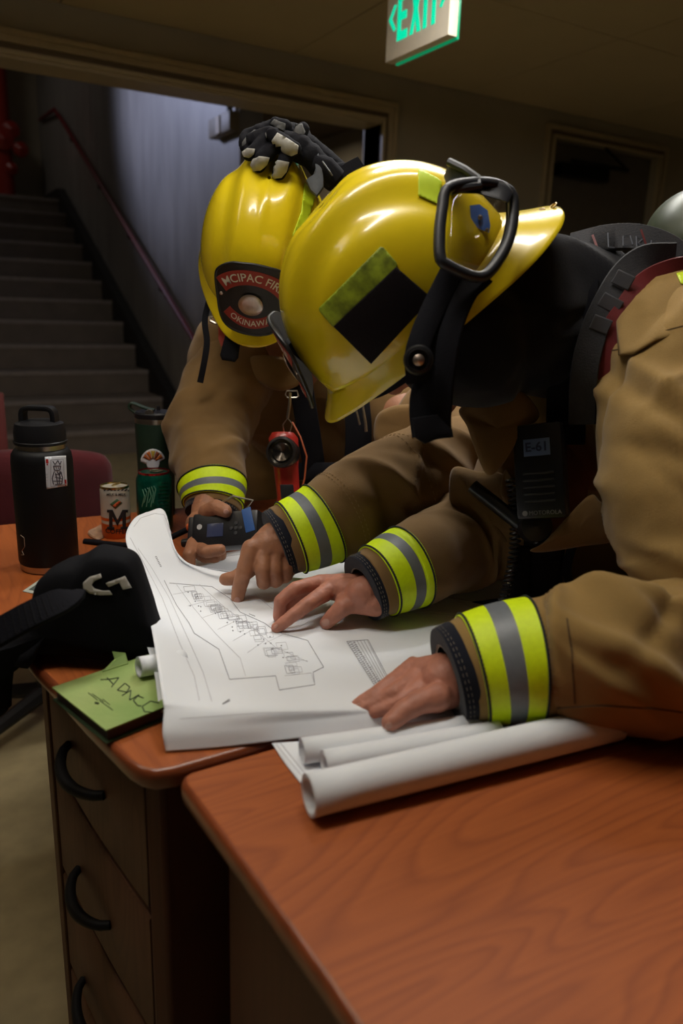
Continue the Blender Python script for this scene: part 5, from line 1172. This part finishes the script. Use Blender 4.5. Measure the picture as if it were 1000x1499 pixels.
# red right-angle lamp on a clip
lt = thing('flashlight', 'red right-angle flashlight clipped to the chest of the rear firefighter', 'flashlight', P(418, 660, 1.36))
lred = mat('lamp_red', (.36, .018, .012), .35, coat=.3)
A_ = P(414, 632, 1.37); B_ = P(424, 742, 1.37)
ax_ = nv(A_ - B_); Ml = mtx(B_, RT, nv(np.cross(ax_, RT)), ax_); Lh = np.linalg.norm(A_ - B_)
MB().lathe([(0, 0), (.021, 0), (.023, .004), (.021, .02), (.0225, Lh * .5), (.026, Lh * .75), (.027, Lh - .012), (.020, Lh - .002), (0, Lh)], Ml, 28).build('body', lred, lt)
hd_ = P(413, 662, 1.335); Mh = frame(hd_, UP, nv(BK + RT * -.25))
MB().lathe([(0, -.03), (.024, -.03), (.0275, -.01), (.0285, .004), (.0275, .008), (.0235, .009), (.0225, .004), (.012, -.004), (0, -.006)], Mh, 32).build('head', mat('lamp_bezel', (.02, .016, .015), .25), lt)
MB().lathe([(0, .0062), (.015, .0060), (.0225, .005), (.0225, .0045), (0, .0045)], Mh, 28).build('lens', glassy('lamp_glass', .1), lt)
MB().lathe([(0, -.004), (.006, -.003), (.017, .0035), (.016, .0040), (.0, -.002)], Mh, 24).build('reflector', mat('reflector', (.10, .09, .09), .2, .9), lt)
MB().tube([P(416, 632, 1.36), P(414, 622, 1.355), P(421, 612, 1.35), P(428, 620, 1.355), P(424, 634, 1.36)], .0013, 8).tube([P(421, 612, 1.35), P(424, 592, 1.345), P(425, 575, 1.345)], .0028, 8).tube([P(418, 578, 1.345), P(420, 572, 1.345), P(435, 572, 1.345), P(437, 580, 1.345), P(434, 582, 1.345), P(421, 582, 1.345)], .0014, 8, closed=True).build('clip', steel, lt)
MB().tube([P(428, 618, 1.35), P(440, 640, 1.34), P(449, 668, 1.34), P(446, 700, 1.34), P(443, 712, 1.34)], .0016, 8).build('cord', mat('cord_orange', (.35, .07, .02), .6), lt)
MB().box((-.012, -.02, 0), (.012, -.028, .04), M=Ml, bev=.002).build('belt_clip', blackp, lt)
# air pack on the front firefighter
ap = thing('air_pack', 'grey green air tank with black and red padded shoulder straps on the front firefighter', 'air pack', P(1040, 330, 1.15))
Tc = P(1035, 330, 1.12); axd = nv(np.array([.62, .18, -.28]))
prof = [(0, -.005), (.02, -.004), (.045, .005), (.066, .022), (.079, .05), (.083, .085), (.083, .42), (.075, .46), (.05, .49), (.0, .5)]
MB().lathe(prof, mtx(P(1003, 322, 1.10), nv(np.cross(axd, [0, 0, 1])), nv(np.cross(axd, np.cross(axd, [0, 0, 1]))) * -1 * -1, axd), 48).build('tank', mat('tank_green', (.045, .060, .030), .42, .1, noise_amt=.6, noise_scale=14), ap, smooth=60)
def strp(nm, pts, w, m_, th=.012, k=30, nf=None):
    q = spline([[*P(*s)] for s in pts], k); MB().ribbon(q, w, [nv(CAM - p) if nf is None else nv(nf) for p in q], th).build(nm, m_, ap, smooth=60); return q
web = mat('strap_dark_grey', (.030, .030, .034), .85, noise_amt=.3, noise_scale=60, bump=.4, bump_scale=500)
redpad = mat('pad_red', (.17, .016, .018), .55, noise_amt=.3, noise_scale=20, bump=.3, bump_scale=60)
strp('strap', [(835, 360, 1.04), (880, 350, 1.00), (930, 348, .99), (975, 362, .99), (1010, 392, .99)], .036, mat('strap_name_band', (.055, .055, .062), .85, bump=.4, bump_scale=500), .010, nf=nv(CAM - P(920, 350, 1.0) + np.array([0, 0, .5])))
strp('strap', [(985, 375, .975), (945, 378, .965), (915, 400, .955), (890, 440, .945), (868, 490, .945), (855, 550, .95), (852, 620, .97)], .034, web, .012)
strp('red_padding', [(1020, 392, .975), (985, 396, .96), (945, 415, .95), (915, 455, .94), (893, 490, .945), (877, 540, .955), (868, 600, .97)], .030, redpad, .020)
strp('strap', [(850, 380, 1.0), (846, 430, .97), (838, 500, .965), (830, 570, .98), (828, 650, 1.0)], .05, blackc, .010)
for pts in ([(900, 404), (925, 416)], [(880, 437), (908, 452)], [(867, 470), (893, 480)]):
    MB().ribbon([P(*pts[0], .938), P(*pts[1], .932)], .018, nv(CAM - P(900, 440, .94)), .0035).build('strap_keeper', mat('keeper_grey', (.06, .06, .068), .8), ap, bevel=.001)
tq = bvh([c for c in ap.children if c.name.startswith('strap')][0])
mb = MB()
for ln in ([(890, 341), (891, 362), (900, 363)], [(926, 358), (922, 345), (912, 346), (912, 360), (922, 360)], [(932, 362), (931, 346), (940, 350), (934, 356), (944, 364)], [(953, 352), (952, 368), (960, 370)]): strip(tq, ln, .0016, mb, .001, 3)
mb.build('hand_lettering', mat('marker_grey', (.13, .14, .17), .7), [c for c in ap.children if c.name.startswith('strap')][0])
mb = MB(); strip(tq, [(868, 344), (876, 366)], .003, mb, .001, 3); strip(tq, [(938, 336), (946, 360)], .0025, mb, .001, 3); mb.build('red_stitch', redpad, [c for c in ap.children if c.name.startswith('strap')][0])
# coiled cord and hanging straps under the front coat
q = []; c0_, c1_ = P(748, 700, 1.0), P(735, 880, 1.04)
for i in range(260):
    f = i / 259; c = c0_ + (c1_ - c0_) * f; c = c + RT * .012 * math.sin(f * 3); a = f * 2 * PI * 26; q.append(c + RT * .0065 * math.cos(a) + BK * .0065 * math.sin(a))
MB().tube(q, .0017, 6).build('coiled_cord', blackp, ap)
for pts, w in (([(765, 800, 1.03), (762, 850, 1.06), (756, 890, 1.1)], .024), ([(795, 790, 1.02), (790, 850, 1.06), (770, 880, 1.1)], .05), ([(822, 800, 1.03), (818, 850, 1.05), (820, 880, 1.07)], .010), ([(860, 740, 1.0), (830, 830, 1.03), (845, 870, 1.05)], .012), ([(690, 890, 1.12), (740, 884, 1.10), (800, 880, 1.08), (860, 860, 1.06)], .018)):
    qq = spline([[*P(*s)] for s in pts], 16); MB().ribbon(qq, w, [nv(CAM - p) for p in qq], .005).build('strap', blackc, ap, smooth=60)
MB().tube([P(692, 712, 1.03), P(740, 750, 1.01), P(790, 790, 1.0)], .010, 10).build('hose', blackp, ap)
MB().lathe([(0, -.012), (.022, -.012), (.024, 0), (.020, .010), (0, .014)], frame(P(783, 770, 1.0), UP, BK), 24).build('gauge', blackp, ap)
MB().lathe([(0, 0), (.003, 0), (.002, .002), (0, .0025)], frame(P(766, 749, .985), UP, BK), 12).build('indicator_light', mat('indicator_red', (.6, .02, .01), .4, emit=(.8, .03, .01), estr=.6), ap)
# ------------------------------------------------------------ light
def area(name, loc, sx, sy, power, col, target=None, rot=None):
    l = bpy.data.lights.new(name, 'AREA'); l.shape = 'RECTANGLE'; l.size = sx; l.size_y = sy; l.energy = power; l.color = col
    o = bpy.data.objects.new(name, l); COL.objects.link(o); o.location = Vector([float(a) for a in loc])
    if target is not None: o.rotation_euler = (Vector([float(a) for a in target]) - o.location).to_track_quat('-Z', 'Y').to_euler()
    if rot: o.rotation_euler = rot
    return o
def pendant(x, y, power, up, col=(1, .975, .93), lx=1.15, ly=.10, lab=''):
    t = thing('ceiling_light', lab, 'light', (x, y, CH)); z = CH - .16  # hanging form invented so light can be thrown up at the ceiling
    MB().box((x - lx / 2 - .03, y - ly / 2 - .02, z), (x + lx / 2 + .03, y + ly / 2 + .02, z + .03)).build('housing', trim_m, t)
    MB().tube([(x - lx * .35, y, z + .03), (x - lx * .35, y, CH)], .006, 8).tube([(x + lx * .35, y, z + .03), (x + lx * .35, y, CH)], .006, 8).build('rod', trim_m, t)
    area('ceiling_lamp', (x, y, z - .006), lx, ly, power, col)
    area('ceiling_fill', (x, y, z + .036), lx, ly, up, col, rot=(PI, 0, 0))  # upward fill added only to brighten the ceiling
pendant(1.25, 1.45, 19, 3, lab='pendant strip light above the rear firefighter')
pendant(.20, .75, 9, 12, lab='pendant strip light above the left desk')
pendant(-.75, 1.5, 1.6, 9, lab='strip light added out of view to brighten the floor left of the desks')  # extra fixture added to lift the dark floor and ceiling at left
c = PX(235, 135, 2.0)
l = bpy.data.lights.new('stair_daylight', 'SPOT'); l.energy = 520; l.color = (.62, .68, 1.0); l.spot_size = math.radians(44); l.spot_blend = 1; l.shadow_soft_size = .3
so = bpy.data.objects.new('stair_daylight', l); COL.objects.link(so); so.location = (-.7, c[1] + 2.3, c[2] + .9)
so.rotation_euler = (Vector([float(a) for a in c]) - so.location).to_track_quat('-Z', 'Y').to_euler()
area('stair_fill', (.6, 4.9, 2.75), .9, .1, 1.8, (1, .9, .75))  # added warm fill for the steps, apart from the visible tube
area('landing_fill', (.2, 9.6, 4.6), .8, .8, 5, (1, .93, .85))  # unseen fill added so the landing wall and pipe show
area('hall_fill', (2.9, 6.0, 2.5), .3, .3, 3, (1, .85, .65))  # added stand-in for bounced light, brightens the right of the hall
w = bpy.data.worlds.new('world'); sc.world = w; w.use_nodes = True
w.node_tree.nodes['Background'].inputs[0].default_value = (.9, .85, .8, 1); w.node_tree.nodes['Background'].inputs[1].default_value = .008
sc.view_settings.view_transform = 'Standard'; sc.view_settings.look = 'None'; sc.view_settings.exposure = .04; sc.view_settings.gamma = 1; sc.view_settings.use_curve_mapping = False
